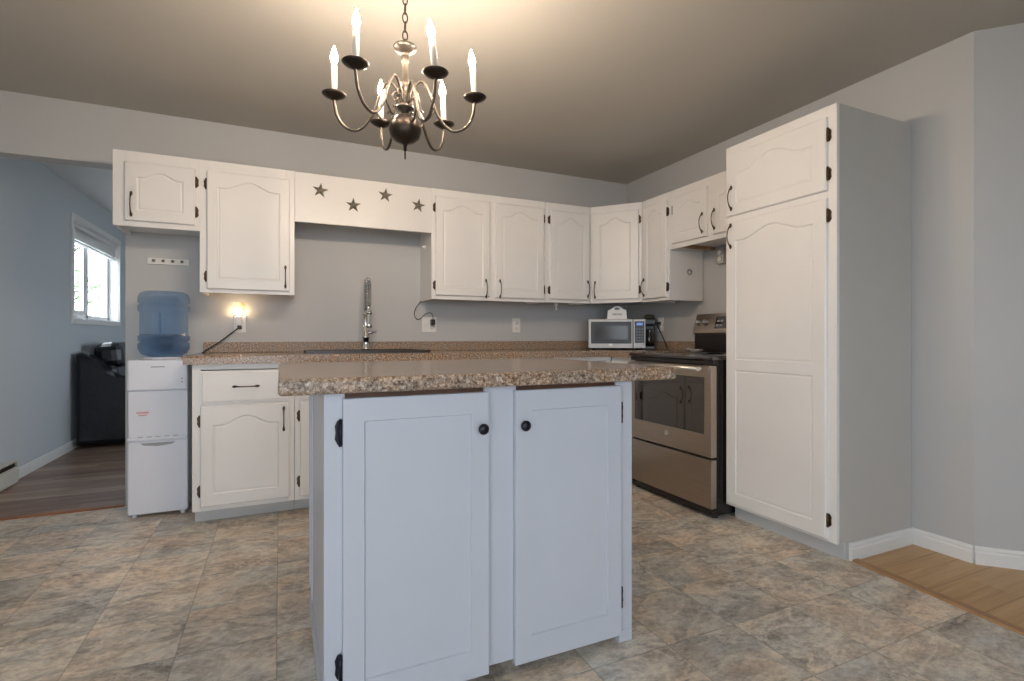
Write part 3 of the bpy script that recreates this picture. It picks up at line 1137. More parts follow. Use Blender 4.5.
bx(m, IX1 - 0.020, IX1 - 0.002, IY + 0.02, IYB, 0.0, ISB)
bx(m, IX0 + 0.020, IX1 - 0.020, IYB - 0.016, IYB, 0.05, ISB)
bx(m, IX0 + 0.020, IX1 - 0.020, IY + 0.02, IYB - 0.016, 0.06, 0.078)
m.build('carcass', ISLAND, isl)
m = MB()   # left side: corner posts and skirting board standing proud of the panel
bx(m, IX0, IX0 + 0.020, IY + 0.02, IY + 0.065, 0.065, ISB, 0.001)
bx(m, IX0, IX0 + 0.020, IYB - 0.045, IYB, 0.065, ISB, 0.001)
bx(m, IX0 - 0.004, IX0 + 0.020, IY + 0.02, IYB, 0.0, 0.065, 0.002)
m.build('side_frame', ISLAND, isl)
def isl_door(x0, x1, hs, kx):
    z0, z1 = 0.036, 0.874
    sd = 0.055
    d = door_mesh(x1 - x0, z1 - z0, cells=[(0, z1 - z0, 0.0)], side=sd, bot=0.078, top=0.060, raised=False, edge=0.002).build('door', ISLAND, isl, (x0 + ox, -0.001, z0))
    for z in (0.783, 0.160):
        hinge_mesh(hs, 0.07).build('hinge', BLACKIRON, d, (-0.006 if hs < 0 else x1 - x0 + 0.004, -0.001, z - z0))
    m = MB()
    m.lathe([(0, 0), (0.007, 0), (0.006, 0.010), (0.0155, 0.016), (0.0165, 0.021), (0.012, 0.026), (0, 0.0275)], 18, M=Matrix.Rotation(PI / 2, 4, 'X'))
    m.build('knob', BLACKIRON, d, (kx - x0, -0.019, 0.768 - z0))
isl_door(0.151, 0.566, -1, 0.541)
isl_door(0.652, 1.044, 1, 0.678)
m = MB()
for x in (0.30, 0.85):
    bx(m, x - 0.2, x + 0.2, IYB + 0.001, IYB + 0.012, 0.10, 0.84, 0.003)
m.build('rear_panel', ISLAND, isl)

iw = thing('island_worktop', 'brown speckled laminate worktop overhanging the white island', 'worktop', (0.625, 1.82, ISB))
m = MB()
m.box(-0.630, 0.628, -0.440, 0.450, 0.0, 0.042, 0.010, 3)
m.build('slab', LAM, iw)

# ------------------------------------------------------------------ pantry
PX = 2.32
pt = thing('pantry_cabinet', 'tall white pantry with short upper door and long lower door beside the stove', 'cabinet', (PX, 2.158, 0), -PI / 2)
pw, pd, ph = 0.638, XR - PX - 0.003, 2.110
m = MB()
m.box(0.0, pw - 0.014, 0.02, pd, 0.086, ph)
m.build('carcass', WHITE, pt)
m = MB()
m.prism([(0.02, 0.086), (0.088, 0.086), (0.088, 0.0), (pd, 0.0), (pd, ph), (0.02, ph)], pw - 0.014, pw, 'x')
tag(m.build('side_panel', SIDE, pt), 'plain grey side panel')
m = MB()
m.box(0, 0.030, 0, 0.02, 0.086, ph, 0.0015, 1)
m.box(pw - 0.042, pw, 0, 0.02, 0.086, ph, 0.0015, 1)
m.box(0.03, pw - 0.042, 0, 0.02, 2.045, ph)
m.box(0.03, pw - 0.042, 0, 0.02, 1.670, 1.730)
m.box(0.03, pw - 0.042, 0, 0.02, 0.086, 0.125)
m.build('face_frame', WHITE, pt)
m = MB()
m.box(0.0, pw - 0.014, 0.070, 0.088, 0, 0.086)
m.build('toe_kick', TOE, pt)
m = MB()
m.prism([(-a_, b2) for a_, b2 in BASE], 0.086, pd - 0.015, 'x', M=Matrix.Translation((pw, 0, 0)) @ Matrix.Rotation(PI / 2, 4, 'Z'))
m.build('skirting', TRIM, pt)
add_door(pt, 0.016, 0.598, 1.716, 2.058, 1, (1.974, 1.794), (0.056, 1.812), rise=0.055, top=0.050, side=0.064, bot=0.058)
lo0, lo1 = 0.100, 1.680
add_door(pt, 0.016, 0.598, lo0, lo1, 1, (1.600, 0.188), (0.052, 1.601), rise=0.050, top=0.050, side=0.064, bot=0.062,
         cells=[(0, 0.880 - lo0, 0.0), (0.880 - lo0, lo1 - lo0, 0.050)])

# ------------------------------------------------------------------ stove
sv = thing('stove', 'slate-grey electric stove with black glass oven door between pantry and corner', 'stove', (2.217, 2.910, 0), -PI / 2)
sw = 0.740
m = MB()
m.box(0.0, sw, 0.045, 0.655, 0.055, 0.902, 0.003)
m.build('body', BLACKENAMEL, sv)
m = MB()
m.box(-0.006, sw + 0.006, 0.000, 0.600, 0.9025, 0.926, 0.006)
m.build('cooktop', BLACKGLASS, sv)
m = MB()
m.box(0.0, sw, 0.012, 0.044, 0.878, 0.9020, 0.002)
m.build('vent_trim', BLACKENAMEL, sv)
for (x, y, r) in ((0.19, 0.16, 0.095), (0.55, 0.16, 0.115), (0.19, 0.43, 0.075), (0.55, 0.43, 0.095)):
    m = MB()
    for q in (r, r * 0.62):
        m.lathe([(q - 0.003, 0.9262), (q, 0.9262), (q, 0.9268), (q - 0.003, 0.9268)], 40, (x, y, 0))
    m.build('burner_ring', GREYPL, sv)
# oven door: steel frame around dark glass
dz0, dz1 = 0.352, 0.872
od = MB()
gx0, gx1, gz0, gz1 = 0.055, sw - 0.050, 0.478 - dz0, 0.806 - dz0
od.grid([0.0, gx0, gx1, sw], [0.0, gz0, gz1, dz1 - dz0], lambda i, j: not (i == 1 and j == 1), 0.0, 0.042, 'y')
od = od.build('oven_door', STEEL, sv, (0, 0, dz0))
m = MB()
m.box(gx0, gx1, 0.004, 0.040, gz0, gz1)
m.build('oven_window', BLACKGLASS, od)
m = MB()
hz = 0.855 - dz0
m.tube([(0.050, -0.046, hz), (sw - 0.050, -0.046, hz)], 0.0135, 14)
for x in (0.085, sw - 0.085):
    m.box(x - 0.012, x + 0.012, -0.040, 0.001, hz - 0.009, hz + 0.009, 0.003)
m.build('bar_handle', mat('pale_steel_bar', (0.70, 0.66, 0.60), 0.28, 0.9, var=0.03), od)
m = MB()
m.lathe([(0, 0), (0.0165, 0), (0.0165, 0.002), (0.0145, 0.003), (0.0135, 0.002), (0, 0.002)], 24, M=Matrix.Rotation(PI / 2, 4, 'X'))
m.tube([(-0.007, -0.0028, 0.004), (-0.003, -0.0028, 0.008), (0.000, -0.0028, 0.000), (-0.004, -0.0028, -0.006), (-0.007, -0.0028, 0.001)], 0.0009, 5)
m.tube([(0.007, -0.0028, 0.006), (0.002, -0.0028, 0.005), (0.006, -0.0028, 0.000), (0.002, -0.0028, -0.005), (0.008, -0.0028, -0.006)], 0.0009, 5)
tag(m.build('badge', SILVER, od, (sw / 2, 0, 0.434 - dz0)), 'round pale maker badge')
m = MB()
m.box(0.0, sw, 0.002, 0.044, 0.060, 0.338, 0.003)
m.build('storage_drawer', STEEL, sv)
m = MB()
m.box(0.006, sw - 0.006, 0.016, 0.600, 0.018, 0.0545)  # dark box standing in for the shadow band below the drawer
m.build('shadow_skirt', BLACKENAMEL, sv)
for x in (0.03, sw - 0.03):
    for y in (0.060, 0.560):
        m = MB()
        m.lathe([(0, 0.0), (0.017, 0.0), (0.017, 0.01), (0.012, 0.014), (0.012, 0.017), (0, 0.017)], 14, (x, y, 0))
        m.build('foot', BLACKPL, sv)
# back guard
bgp = MB()
bgp.prism([(0.600, 0.926), (0.655, 0.926), (0.655, 1.205), (0.617, 1.205), (0.572, 1.068), (0.585, 1.060), (0.600, 1.060)], 0.0, sw, 'x', bev=0.004)
bgp = bgp.build('back_guard', STEEL, sv)
m = MB()
m.box(0.004, sw - 0.004, 0.592, 0.5985, 0.927, 1.057)
m.build('lower_guard', BLACKENAMEL, bgp)
tilt = math.atan2(0.045, 0.137)
for x in (0.045, 0.115, sw - 0.115, sw - 0.045):
    m = MB()
    m.lathe([(0, 0), (0.024, 0), (0.024, 0.004), (0.019, 0.007), (0.017, 0.026), (0.014, 0.029), (0, 0.029)], 18, M=Matrix.Rotation(PI / 2 - tilt, 4, 'X'))
    m.build('control_knob', CHROME, bgp, (x, 0.5945, 1.140))
m = MB()
m.box(0.20, 0.54, -0.0015, 0.002, -0.045, 0.045, M=Matrix.Translation((0, 0.5945, 1.140)) @ Matrix.Rotation(-tilt, 4, 'X'))
m.build('display_panel', BLACKGLASS, bgp)
m = MB()
for k in range(4):
    for q in range(2):
        x = 0.215 + (k % 2) * 0.03 + (0.24 if k > 1 else 0)
        m.box(x, x + 0.022, -0.0025, -0.0013, -0.03 + q * 0.032, -0.014 + q * 0.032, M=Matrix.Translation((0, 0.5945, 1.140)) @ Matrix.Rotation(-tilt, 4, 'X'))
m.box(0.31, 0.41, -0.0025, -0.0013, 0.0, 0.03, M=Matrix.Translation((0, 0.5945, 1.140)) @ Matrix.Rotation(-tilt, 4, 'X'))
m.build('buttons', GREYPL, bgp)

sr = thing('spoon_rest', 'small glossy spoon rest on the back of the black cooktop', 'spoon rest', (2.72, 2.80, 0.9265))
m = MB()
m.lathe([(0, 0.0), (0.022, 0.0), (0.038, 0.010), (0.042, 0.016), (0.039, 0.016), (0.021, 0.005), (0, 0.004)], 20, M=Matrix.Diagonal((1.0, 1.25, 1.4, 1)))
m.build('dish', SILVER, sr)
m = MB()
m.tube([(0, 0.045, 0.020), (0, 0.075, 0.024), (0, 0.095, 0.022)], [0.009, 0.008, 0.010], 8)
m.build('grip', SILVER, sr)

# ------------------------------------------------------------------ microwave and what stands by it
mw = thing('microwave_oven', 'small silver microwave with dark window on the corner worktop', 'microwave', (2.268, 3.512, CT + 0.0005), -math.radians(33.5))
mwW, mwH, mwD = 0.450, 0.246, 0.315
m = MB()
m.box(0, mwW, 0.018, mwD, 0.012, mwH, 0.006)
m.build('body', SILVER, mw)
m = MB()
m.box(0.0, 0.352, 0.0, 0.018, 0.012, mwH, 0.005)
md = m.build('door', SILVER, mw)
m = MB()
m.grid([0.022, 0.052, 0.312, 0.340], [0.050, 0.082, 0.194, 0.226], lambda i, j: not (i == 1 and j == 1), -0.003, 0.002, 'y')
m.build('window_frame', BLACKPL, md)
m = MB()
m.box(0.052, 0.312, -0.0012, 0.002, 0.082, 0.194)
m.build('window', mat('microwave_glass', (0.075, 0.075, 0.08), 0.12, var=0.1, spec=0.25), md)
m = MB()
m.box(-0.016, 0.016, -0.004, 0.001, -0.009, 0.009, 0.002)
m.build('badge', PLATE, md, (0.178, -0.0005, 0.040))
m = MB()
m.box(0.355, mwW, 0.0, 0.018, 0.012, mwH, 0.005)
mp_ = m.build('control_panel', SILVER, mw)
m = MB()
m.box(0.366, 0.440, -0.002, 0.002, 0.055, 0.228)
m.build('keypad', BLACKPL, mp_)
m = MB()
m.box(0.380, 0.428, -0.0035, -0.0015, 0.196, 0.214)
m.build('display', SCREEN, mp_)
m = MB()
for i in range(3):
    for j in range(5):
        m.box(0.374 + i * 0.022, 0.388 + i * 0.022, -0.0032, -0.0018, 0.068 + j * 0.023, 0.079 + j * 0.023)
m.build('buttons', mat('dark_grey_keys', (0.10, 0.11, 0.14), 0.4), mp_)
m = MB()
m.box(0.374, 0.434, -0.006, 0.0005, 0.022, 0.045, 0.002)
m.build('open_button', SILVER, mp_)
for x in (0.04, mwW - 0.04):
    for y in (0.04, mwD - 0.05):
        m = MB()
        m.lathe([(0, 0), (0.012, 0), (0.012, 0.012), (0, 0.012)], 12, (x, y, 0))
        m.build('foot', BLACKPL, mw)

sg = thing('recipe_plaque', 'white house-shaped plaque with cut-out grip on top of the microwave', 'sign', (2.525, 3.480, CT + mwH + 0.001), -math.radians(33.5))
m = MB()
outer = [(-0.080, 0), (0.080, 0), (0.074, 0.075), (0.052, 0.082), (0.026, 0.104), (0.0, 0.112), (-0.026, 0.104), (-0.052, 0.082), (-0.074, 0.075)]
hole = [(-0.022, 0.080), (0.022, 0.080), (0.020, 0.088), (0.011, 0.096), (0.0, 0.098), (-0.011, 0.096), (-0.020, 0.088)]
def prism_hole(m, outer, hole, y0, y1):
    bm = m.bm
    lay = []
    for y in (y0, y1):
        vo = [bm.verts.new((x, y, z)) for x, z in outer]
        vh = [bm.verts.new((x, y, z)) for x, z in hole]
        es = [bm.edges.new((vo[k], vo[(k + 1) % len(vo)])) for k in range(len(vo))] + [bm.edges.new((vh[k], vh[(k + 1) % len(vh)])) for k in range(len(vh))]
        bmesh.ops.triangle_fill(bm, use_beauty=True, edges=es)
        lay.append((vo, vh))
    for r in (0, 1):
        a, b = lay[0][r], lay[1][r]
        for k in range(len(a)):
            bm.faces.new((a[k], a[(k + 1) % len(a)], b[(k + 1) % len(a)], b[k]))
prism_hole(m, outer, hole, -0.006, 0.006)
m.build('plaque', PLATE, sg)
m = MB()
m.box(-0.085, 0.085, -0.030, 0.030, 0.0, 0.007, 0.002)
m.build('foot_bar', PLATE, sg)
m = MB()
pts = [(-0.040 + 0.08 * k / 40, -0.0072, 0.042 + 0.008 * math.sin(k * 1.25) * (1 - 0.3 * math.sin(k * 0.4))) for k in range(41)]
m.tube(pts, 0.0016, 5)
tag(m.build('lettering', GREYINK, sg), 'grey handwritten word')

cm = thing('coffee_maker', 'dark coffee maker tucked between the microwave and the stove', 'coffee maker', (2.800, 3.412, CT + 0.0005), -math.radians(33.5))
m = MB()
m.box(-0.046, 0.046, -0.070, 0.052, 0.0, 0.03, 0.006)
m.box(-0.046, 0.046, 0.026, 0.052, 0.03, 0.20, 0.006)
m.box(-0.048, 0.048, -0.066, 0.054, 0.20, 0.255, 0.010)
m.build('housing', BLACKPL, cm)
m = MB()
m.lathe([(0.0, 0.255), (0.044, 0.255), (0.046, 0.268), (0.038, 0.285), (0.015, 0.290), (0, 0.290)], 20)
m.build('lid', mat('olive_lid', (0.07, 0.075, 0.045), 0.35, var=0.2), cm)
m = MB()
m.lathe([(0.0, 0.031), (0.038, 0.031), (0.046, 0.06), (0.046, 0.11), (0.032, 0.155), (0.034, 0.165), (0.0, 0.166)], 24, (0, -0.024, 0))
cf = m.build('carafe', BLACKGLASS, cm)
m = MB()
m.tube([(0, -0.060, 0.145), (0, -0.085, 0.140), (0, -0.092, 0.10), (0, -0.085, 0.07), (0, -0.068, 0.065)], 0.006, 8)
m.build('carafe_handle', BLACKPL, cf)


# ------------------------------------------------------------------ wall plates, plugs and cords
def plate(label, loc, rz, gangs=1, kind_='outlet', name='outlet_plate'):
    o = thing(name, label, 'outlet', loc, rz)
    w = 0.036 * (1 + 0.62 * (gangs - 1)) + 0.0
    m = MB()
    m.box(-w, w, -0.006, 0, -0.058, 0.058, 0.003)
    m.build('cover_plate', PLATE, o)
    for g in range(gangs):
        x = 0 if gangs == 1 else (-0.023 + 0.046 * g)
        if kind_ == 'mixed' and g == 0 or kind_ == 'switch':
            m = MB()
            m.box(x - 0.017, x + 0.017, -0.009, -0.005, -0.034, 0.034, 0.001)
            m.prism([(-0.012, -0.020), (-0.009, -0.020), (-0.009, 0.020), (-0.0155, 0.018)], x - 0.011, x + 0.011, 'x')
            m.build('rocker', PLATE, o)
        else:
            for z in (-0.020, 0.020):
                m = MB()
                m.lathe([(0, 0), (0.0165, 0), (0.0165, 0.003), (0, 0.003)], 18, M=Matrix.Rotation(PI / 2, 4, 'X'))
                s = m.build('socket', PLATE, o, (x, -0.0055, z))
                m = MB()
                m.box(-0.0075, -0.0050, -0.0036, -0.0028, -0.003, 0.007)
                m.box(0.0050, 0.0075, -0.0036, -0.0028, -0.002, 0.006)
                m.box(-0.0025, 0.0025, -0.0036, -0.0028, -0.011, -0.006)
                m.build('slots', GREYINK, s)
    return o


plate('white outlet under the glowing night light beside the water cooler', (-0.243, YB - 0.0005, 1.125), 0)
plate('wide white double wall plate with switch and black plug behind the island', (1.043, YB - 0.0005, 1.133), 0, 2, 'mixed')
plate('single white outlet between the wide wall plate and the microwave', (1.782, YB - 0.0005, 1.133), 0)
plate('white outlet on the side wall behind the coffee maker', (XR - 0.0005, 3.385, 1.142), -PI / 2)

nl = thing('night_light', 'glowing plug-in night light with frosted shade above the outlet', 'night light', (-0.248, YB - 0.0105, 1.145))
m = MB()
m.box(-0.018, 0.018, -0.030, 0.0, -0.030, 0.030, 0.005)
m.tube([(-0.006, 0.0, 0.0), (-0.006, 0.003, 0.0)], 0.002, 6)
m.build('plug_body', PLATE, nl)
m = MB()
m.lathe([(0.0, 0.030), (0.010, 0.030), (0.010, 0.042), (0.013, 0.055), (0.010, 0.072), (0.0, 0.082)], 14, (0, -0.018, 0))
m.build('bulb', NLBULB, nl)
m = MB()
m.grid([-0.038, -0.035, 0.035, 0.038], [-0.046, -0.043, -0.004, -0.001], lambda i, j: not (i == 1 and j == 1), 0.040, 0.120, 'z')
m.build('lamp_shade', pane_mat('amber_shade_glass', (1.0, 0.92, 0.80)), nl)
m = MB()
m.box(-0.034, 0.034, -0.040, -0.006, 0.031, 0.0395, 0.002)
m.build('shade_holder', PLATE, nl)

def cord(name, label, pts, r, plug=None, owner=None):
    if owner is not None:      # fixed to an appliance: one of its parts
        inv = (Matrix.Translation(owner.location) @ owner.rotation_euler.to_matrix().to_4x4()).inverted()
        o = owner
        off = Vector(pts[0])
    else:
        o = thing(name, label, 'cord', pts[0])
    P0 = Vector(pts[0])
    # smooth the points (Catmull-Rom)
    P = [Vector(p) for p in pts]
    out = []
    for i in range(len(P) - 1):
        a, b, c_, d_ = P[max(i - 1, 0)], P[i], P[i + 1], P[min(i + 2, len(P) - 1)]
        for k in range(8):
            t = k / 8
            out.append(0.5 * ((2 * b) + (c_ - a) * t + (2 * a - 5 * b + 4 * c_ - d_) * t * t + (3 * b - a - 3 * c_ + d_) * t ** 3) - P0)
    out.append(P[-1] - P0)
    m = MB()
    m.tube(out, r, 6)
    if owner is not None:
        for v in m.bm.verts:
            v.co = inv @ (v.co + off)
    cb = m.build('power_cable' if owner is not None else 'cable', BLACKPL, o)
    if plug:
        m = MB()
        plug(m)
        if owner is not None:
            for v in m.bm.verts:
                v.co = inv @ (v.co + off)
        m.build('plug', BLACKPL, cb if owner is not None else o)
    return o

cord('charger_cord', 'thin black charger cord looping from plug on the wide wall plate',
     [(1.066, YB - 0.026, 1.170), (1.066, YB - 0.030, 1.200), (1.045, YB - 0.025, 1.222), (1.010, YB - 0.020, 1.212), (0.975, YB - 0.018, 1.178), (0.945, YB - 0.018, 1.172), (0.925, YB - 0.018, 1.205), (0.935, YB - 0.018, 1.25), (0.962, YB - 0.018, 1.29), (0.985, YB - 0.018, 1.318)], 0.0028,
     lambda m: (m.box(-0.016, 0.016, -0.022, 0.0175, -0.042, 0.002, 0.004)))
cord('coffee_maker_cord', 'short black cord plugged into the side-wall outlet by the coffee maker',
     [(XR - 0.030, 3.385, 1.150), (XR - 0.05, 3.375, 1.145), (XR - 0.06, 3.33, 1.09), (XR - 0.05, 3.28, 1.0), (XR - 0.06, 3.24, 0.945)], 0.0040,
     lambda m: (m.box(-0.006, 0.0205, -0.014, 0.014, -0.012, 0.012, 0.004)), cm)

hr = thing('coat_hook_rack', 'white wall rack with four dark pegs above the water bottle', 'hook rack', (-0.640, YB - 0.0005, 1.512))
m = MB()
m.box(-0.112, 0.112, -0.014, 0, -0.020, 0.020, 0.003)
m.build('backing_board', PLATE, hr)
for k in range(4):
    m = MB()
    m.lathe([(0, 0), (0.005, 0), (0.004, 0.014), (0.009, 0.020), (0.009, 0.024), (0, 0.028)], 12, M=Matrix.Rotation(PI / 2, 4, 'X'))
    m.build('peg', mat('dull_peg_metal', (0.22, 0.21, 0.20), 0.4, 0.6) if k == 0 else bpy.data.materials['dull_peg_metal'], hr, (-0.075 + 0.05 * k, -0.014, 0.001))

bxo = thing('range_hood_socket', 'grey metal socket box on the wall under the short cabinet above the stove', 'socket box', (XR - 0.001, 2.715, 1.615), -PI / 2)
m = MB()
m.box(-0.038, 0.038, -0.048, 0, -0.055, 0.055, 0.004)
m.build('steel_box', mat('galvanised_steel', (0.52, 0.52, 0.50), 0.35, 0.8, var=0.1, scale=30), bxo)
m = MB()
for z in (-0.022, 0.022):
    m.lathe([(0, 0), (0.017, 0), (0.017, 0.004), (0, 0.004)], 16, (0, -0.048, z), M=Matrix.Rotation(PI / 2, 4, 'X'))
m.build('sockets', PLATE, bxo)

bt = thing('wood_batten', 'thin bare wood batten under the short cabinet above the stove', 'batten', (2.74, 2.79, 1.668))
m = MB()
m.box(-0.14, 0.14, -0.012, 0.012, 0.0, 0.0215)
m.build('batten', mat('pale_raw_wood', (0.42, 0.25, 0.16), 0.6, var=0.15, scale=20), bt)

for (nm, lb, loc, rz, mm) in (
        ('cup_hook', 'small round white knob on the side of the double-door wall cabinet', (0.9735, 3.706, 1.700), PI / 2 * -1, PLATE),
        ('cabinet_ring', 'small round ring on the side of the narrow wall cabinet', (2.756, 2.9085, 1.518), 0, GREYPL)):
    o = thing(nm, lb, 'hook', loc, rz)
    m = MB()
    if nm == 'cup_hook':
        m.lathe([(0, 0), (0.016, 0), (0.016, 0.004), (0.008, 0.008), (0.010, 0.018), (0.006, 0.022), (0, 0.022)], 16, M=Matrix.Rotation(PI / 2, 4, 'X'))
    else:
        m.tube([(0.019 * math.cos(2 * PI * k / 24), -0.005, 0.019 * math.sin(2 * PI * k / 24)) for k in range(24)], 0.0045, 8, closed=True)
    m.build('ring' if nm != 'cup_hook' else 'knob', mm, o)
o = thing('under_cabinet_clip', 'tiny white clip hanging under the single-door wall cabinet', 'clip', (2.03, 3.62, 1.308))
m = MB()
m.box(-0.014, 0.014, -0.010, 0.010, -0.022, 0.0205, 0.003)
m.tube([(0, 0, -0.022), (0, -0.004, -0.045), (0.004, -0.002, -0.055)], [0.006, 0.005, 0.003], 8)
m.build('clip', PLATE, o)

# ------------------------------------------------------------------ water cooler and its bottle
wc = thing('water_cooler', 'white free-standing water cooler at the end of the base cabinets', 'water cooler', (-0.642, 3.540, 0))
m = MB()
hwid = 0.146
m.box(-hwid + 0.004, hwid - 0.004, 0.018, 0.290, 0.024, 0.905, 0.010)
m.build('cabinet_body', WHITEPL, wc)
m = MB()
m.box(-hwid, hwid, 0.0, 0.060, 0.020, 0.440, 0.008)
wd = m.build('lower_door', WHITEPL, wc)
m = MB()
m.prism([(-0.085, 0.428), (0.085, 0.428), (0.070, 0.416), (0.0, 0.408), (-0.070, 0.416)], -0.003, 0.002, 'y')
m.build('finger_grip', GREYPL, wd)
m = MB()
m.box(-hwid, hwid, -0.006, 0.060, 0.728, 0.905, 0.010)
tp = m.build('top_panel', WHITEPL, wc)
m = MB()
m.box(-0.034, 0.034, -0.0075, -0.005, 0.862, 0.868)
m.build('maker_strip', GREYPL, tp)
m = MB()
for z in (0.775, 0.795):
    m.lathe([(0, 0), (0.004, 0), (0.004, 0.002), (0, 0.002)], 10, (0.118, -0.006, z), M=Matrix.Rotation(PI / 2, 4, 'X'))
m.build('indicator_lights', GREYPL, tp)
for x in (-0.062, 0.052):
    m = MB()
    m.box(x - 0.032, x + 0.032, 0.004, 0.022, 0.897, 0.9085, 0.003)
    m.build('tap_button', GREYPL, tp)
m = MB()
m.box(-hwid + 0.002, hwid - 0.002, 0.010, 0.058, 0.441, 0.727, 0.004)
al = m.build('dispensing_panel', WHITEPL, wc)
m = MB()
m.box(-0.105, -0.045, 0.0085, 0.0105, 0.598, 0.607)
m.box(-0.095, -0.055, 0.0085, 0.0105, 0.585, 0.591)
tag(m.build('warning_label', REDINK, al), 'small red warning text')
m = MB()
m.box(-hwid, hwid, -0.010, 0.030, 0.440, 0.462, 0.006)
dt = m.build('drip_tray', WHITEPL, wc)
m = MB()
for k in range(5):
    x = -0.085 + k * 0.0425
    m.box(x - 0.012, x + 0.012, -0.006, 0.026, 0.4615, 0.4630)
m.build('drain_slots', GREYPL, dt)
for sx in (-1, 1):
    for y in (0.030, 0.255):
        m = MB()
        m.lathe([(0, 0), (0.014, 0), (0.014, 0.028), (0, 0.028)], 12, (sx * 0.118, y, 0))
        m.build('foot', WHITEPL, wc)
m = MB()
m.lathe([(0.0, 0.905), (0.092, 0.905), (0.098, 0.912), (0.094, 0.918), (0, 0.918)], 32, (0, 0.150, 0))
m.build('collar', WHITEPL, wc)

cord('cooler_power_cord', 'black power cord running from the night-light outlet down behind the cooler',
     [(-0.243, YB - 0.030, 1.100), (-0.262, YB - 0.045, 1.085), (-0.35, YB - 0.050, 1.010), (-0.440, YB - 0.050, 0.945), (-0.478, YB - 0.035, 0.90), (-0.482, YB - 0.02, 0.75)], 0.0042,
     lambda m: (m.box(-0.013, 0.013, -0.006, 0.0215, -0.011, 0.013, 0.004)), wc)

wb = thing('water_bottle', 'blue clear water bottle standing upside down on the cooler', 'water bottle', (-0.640, 3.705, 0.9185))
R0 = 0.133
prof = [(0.0, 0.0), (0.075, 0.0), (0.118, 0.018), (R0, 0.050), (R0, 0.078), (R0 - 0.010, 0.086), (R0 - 0.010, 0.090), (R0, 0.098), (R0, 0.122), (R0 - 0.010, 0.132),
        (R0 - 0.010, 0.268), (R0, 0.278), (R0, 0.305), (R0 - 0.010, 0.313), (R0 - 0.010, 0.319), (R0, 0.327), (R0, 0.358), (R0 - 0.010, 0.380), (R0 - 0.03, 0.391), (0.06, 0.392), (0.0, 0.386)]
m = MB()
m.lathe(prof, 40)
m.build('jug', JUG, wb)
m = MB()
pw_ = [(0.0, 0.004)] + [(max(r - 0.004, 0.001), z + 0.003) for r, z in prof[1:11]]
pw_ = pw_[:-1] + [(R0 - 0.012, 0.128), (0.0, 0.128)]
m.lathe(pw_, 36)
m.build('water_fill', WATER, wb)
m = MB()
m.tube([(0.0, -R0 + 0.012, 0.135), (0.0, -R0 + 0.006, 0.16), (0.0, -R0 + 0.006, 0.24), (0.0, -R0 + 0.012, 0.265)], [0.004, 0.007, 0.007, 0.004], 8)
m.build('moulded_rib', JUG, wb)

# ------------------------------------------------------------------ living room: sofa and heater
so = thing('leather_sofa', 'black leather reclining sofa under the living room window', 'sofa', (-1.285, 5.94, 0))
def sx_(x):
    return x + 1.30
prof = [(-1.735, 0.03), (-0.86, 0.03), (-0.80, 0.12), (-0.79, 0.50), (-0.84, 0.585), (-0.98, 0.61), (-1.36, 0.600), (-1.455, 0.615), (-1.50, 0.70), (-1.575, 0.805), (-1.64, 0.872), (-1.695, 0.895), (-1.735, 0.885)]
for (y0, y1, nm) in ((0.0, 0.23, 'armrest'), (1.62, 1.85, 'armrest')):
    m = MB()
    m.prism([(sx_(a_), b2) for a_, b2 in prof], y0, y1, 'y', bev=0.045)
    m.build(nm, LEATHER, so)
m = MB()
m.box(sx_(-1.70), sx_(-0.84), 0.23, 1.62, 0.03, 0.30, 0.02)
m.build('base', LEATHER, so)
for k in range(2):
    y0 = 0.235 + k * 0.695
    m = MB()
    m.box(sx_(-1.46), sx_(-0.80), y0, y0 + 0.685, 0.28, 0.47, 0.06, 3)
    m.build('seat_cushion', LEATHER, so)
    m = MB()
    M = Matrix.Translation((sx_(-1.56), y0, 0.42)) @ Matrix.Rotation(-0.16, 4, 'Y')
    m.box(-0.13, 0.13, 0, 0.685, 0, 0.36, 0.07, 3, M=M)
    M = Matrix.Translation((sx_(-1.585), y0, 0.72)) @ Matrix.Rotation(-0.10, 4, 'Y')
    m.box(-0.075, 0.16, 0.01, 0.675, 0, 0.26, 0.08, 3, M=M)
    m.build('back_cushion', LEATHER, so)
for y0 in (0.02, 1.64):
    m = MB()
    m.box(sx_(-1.34), sx_(-0.85), y0 - 0.01, y0 + 0.20, 0.585, 0.665, 0.035, 3)
    m.build('arm_pad', LEATHER, so)

ht = thing('baseboard_heater', 'beige baseboard heater at the foot of the living room wall', 'heater', (XL, 4.30, 0))
m = MB()
m.prism([(0.001, 0.012), (0.062, 0.012), (0.068, 0.030), (0.068, 0.105), (0.052, 0.118), (0.030, 0.122), (0.030, 0.150), (0.060, 0.158), (0.060, 0.166), (0.001, 0.172)], -0.42, 0.44, 'y')
m.build('heater_casing', HEATER, ht)
m = MB()
m.box(0.001, 0.060, 0.440, 0.446, 0.012, 0.160, 0.002)
m.box(0.001, 0.060, -0.426, -0.420, 0.012, 0.160, 0.002)
m.build('end_cap', HEATER, ht)
m = MB()
m.box(0.031, 0.050, -0.41, 0.43, 0.124, 0.148)
m.build('heating_fins', BLACKENAMEL, ht)


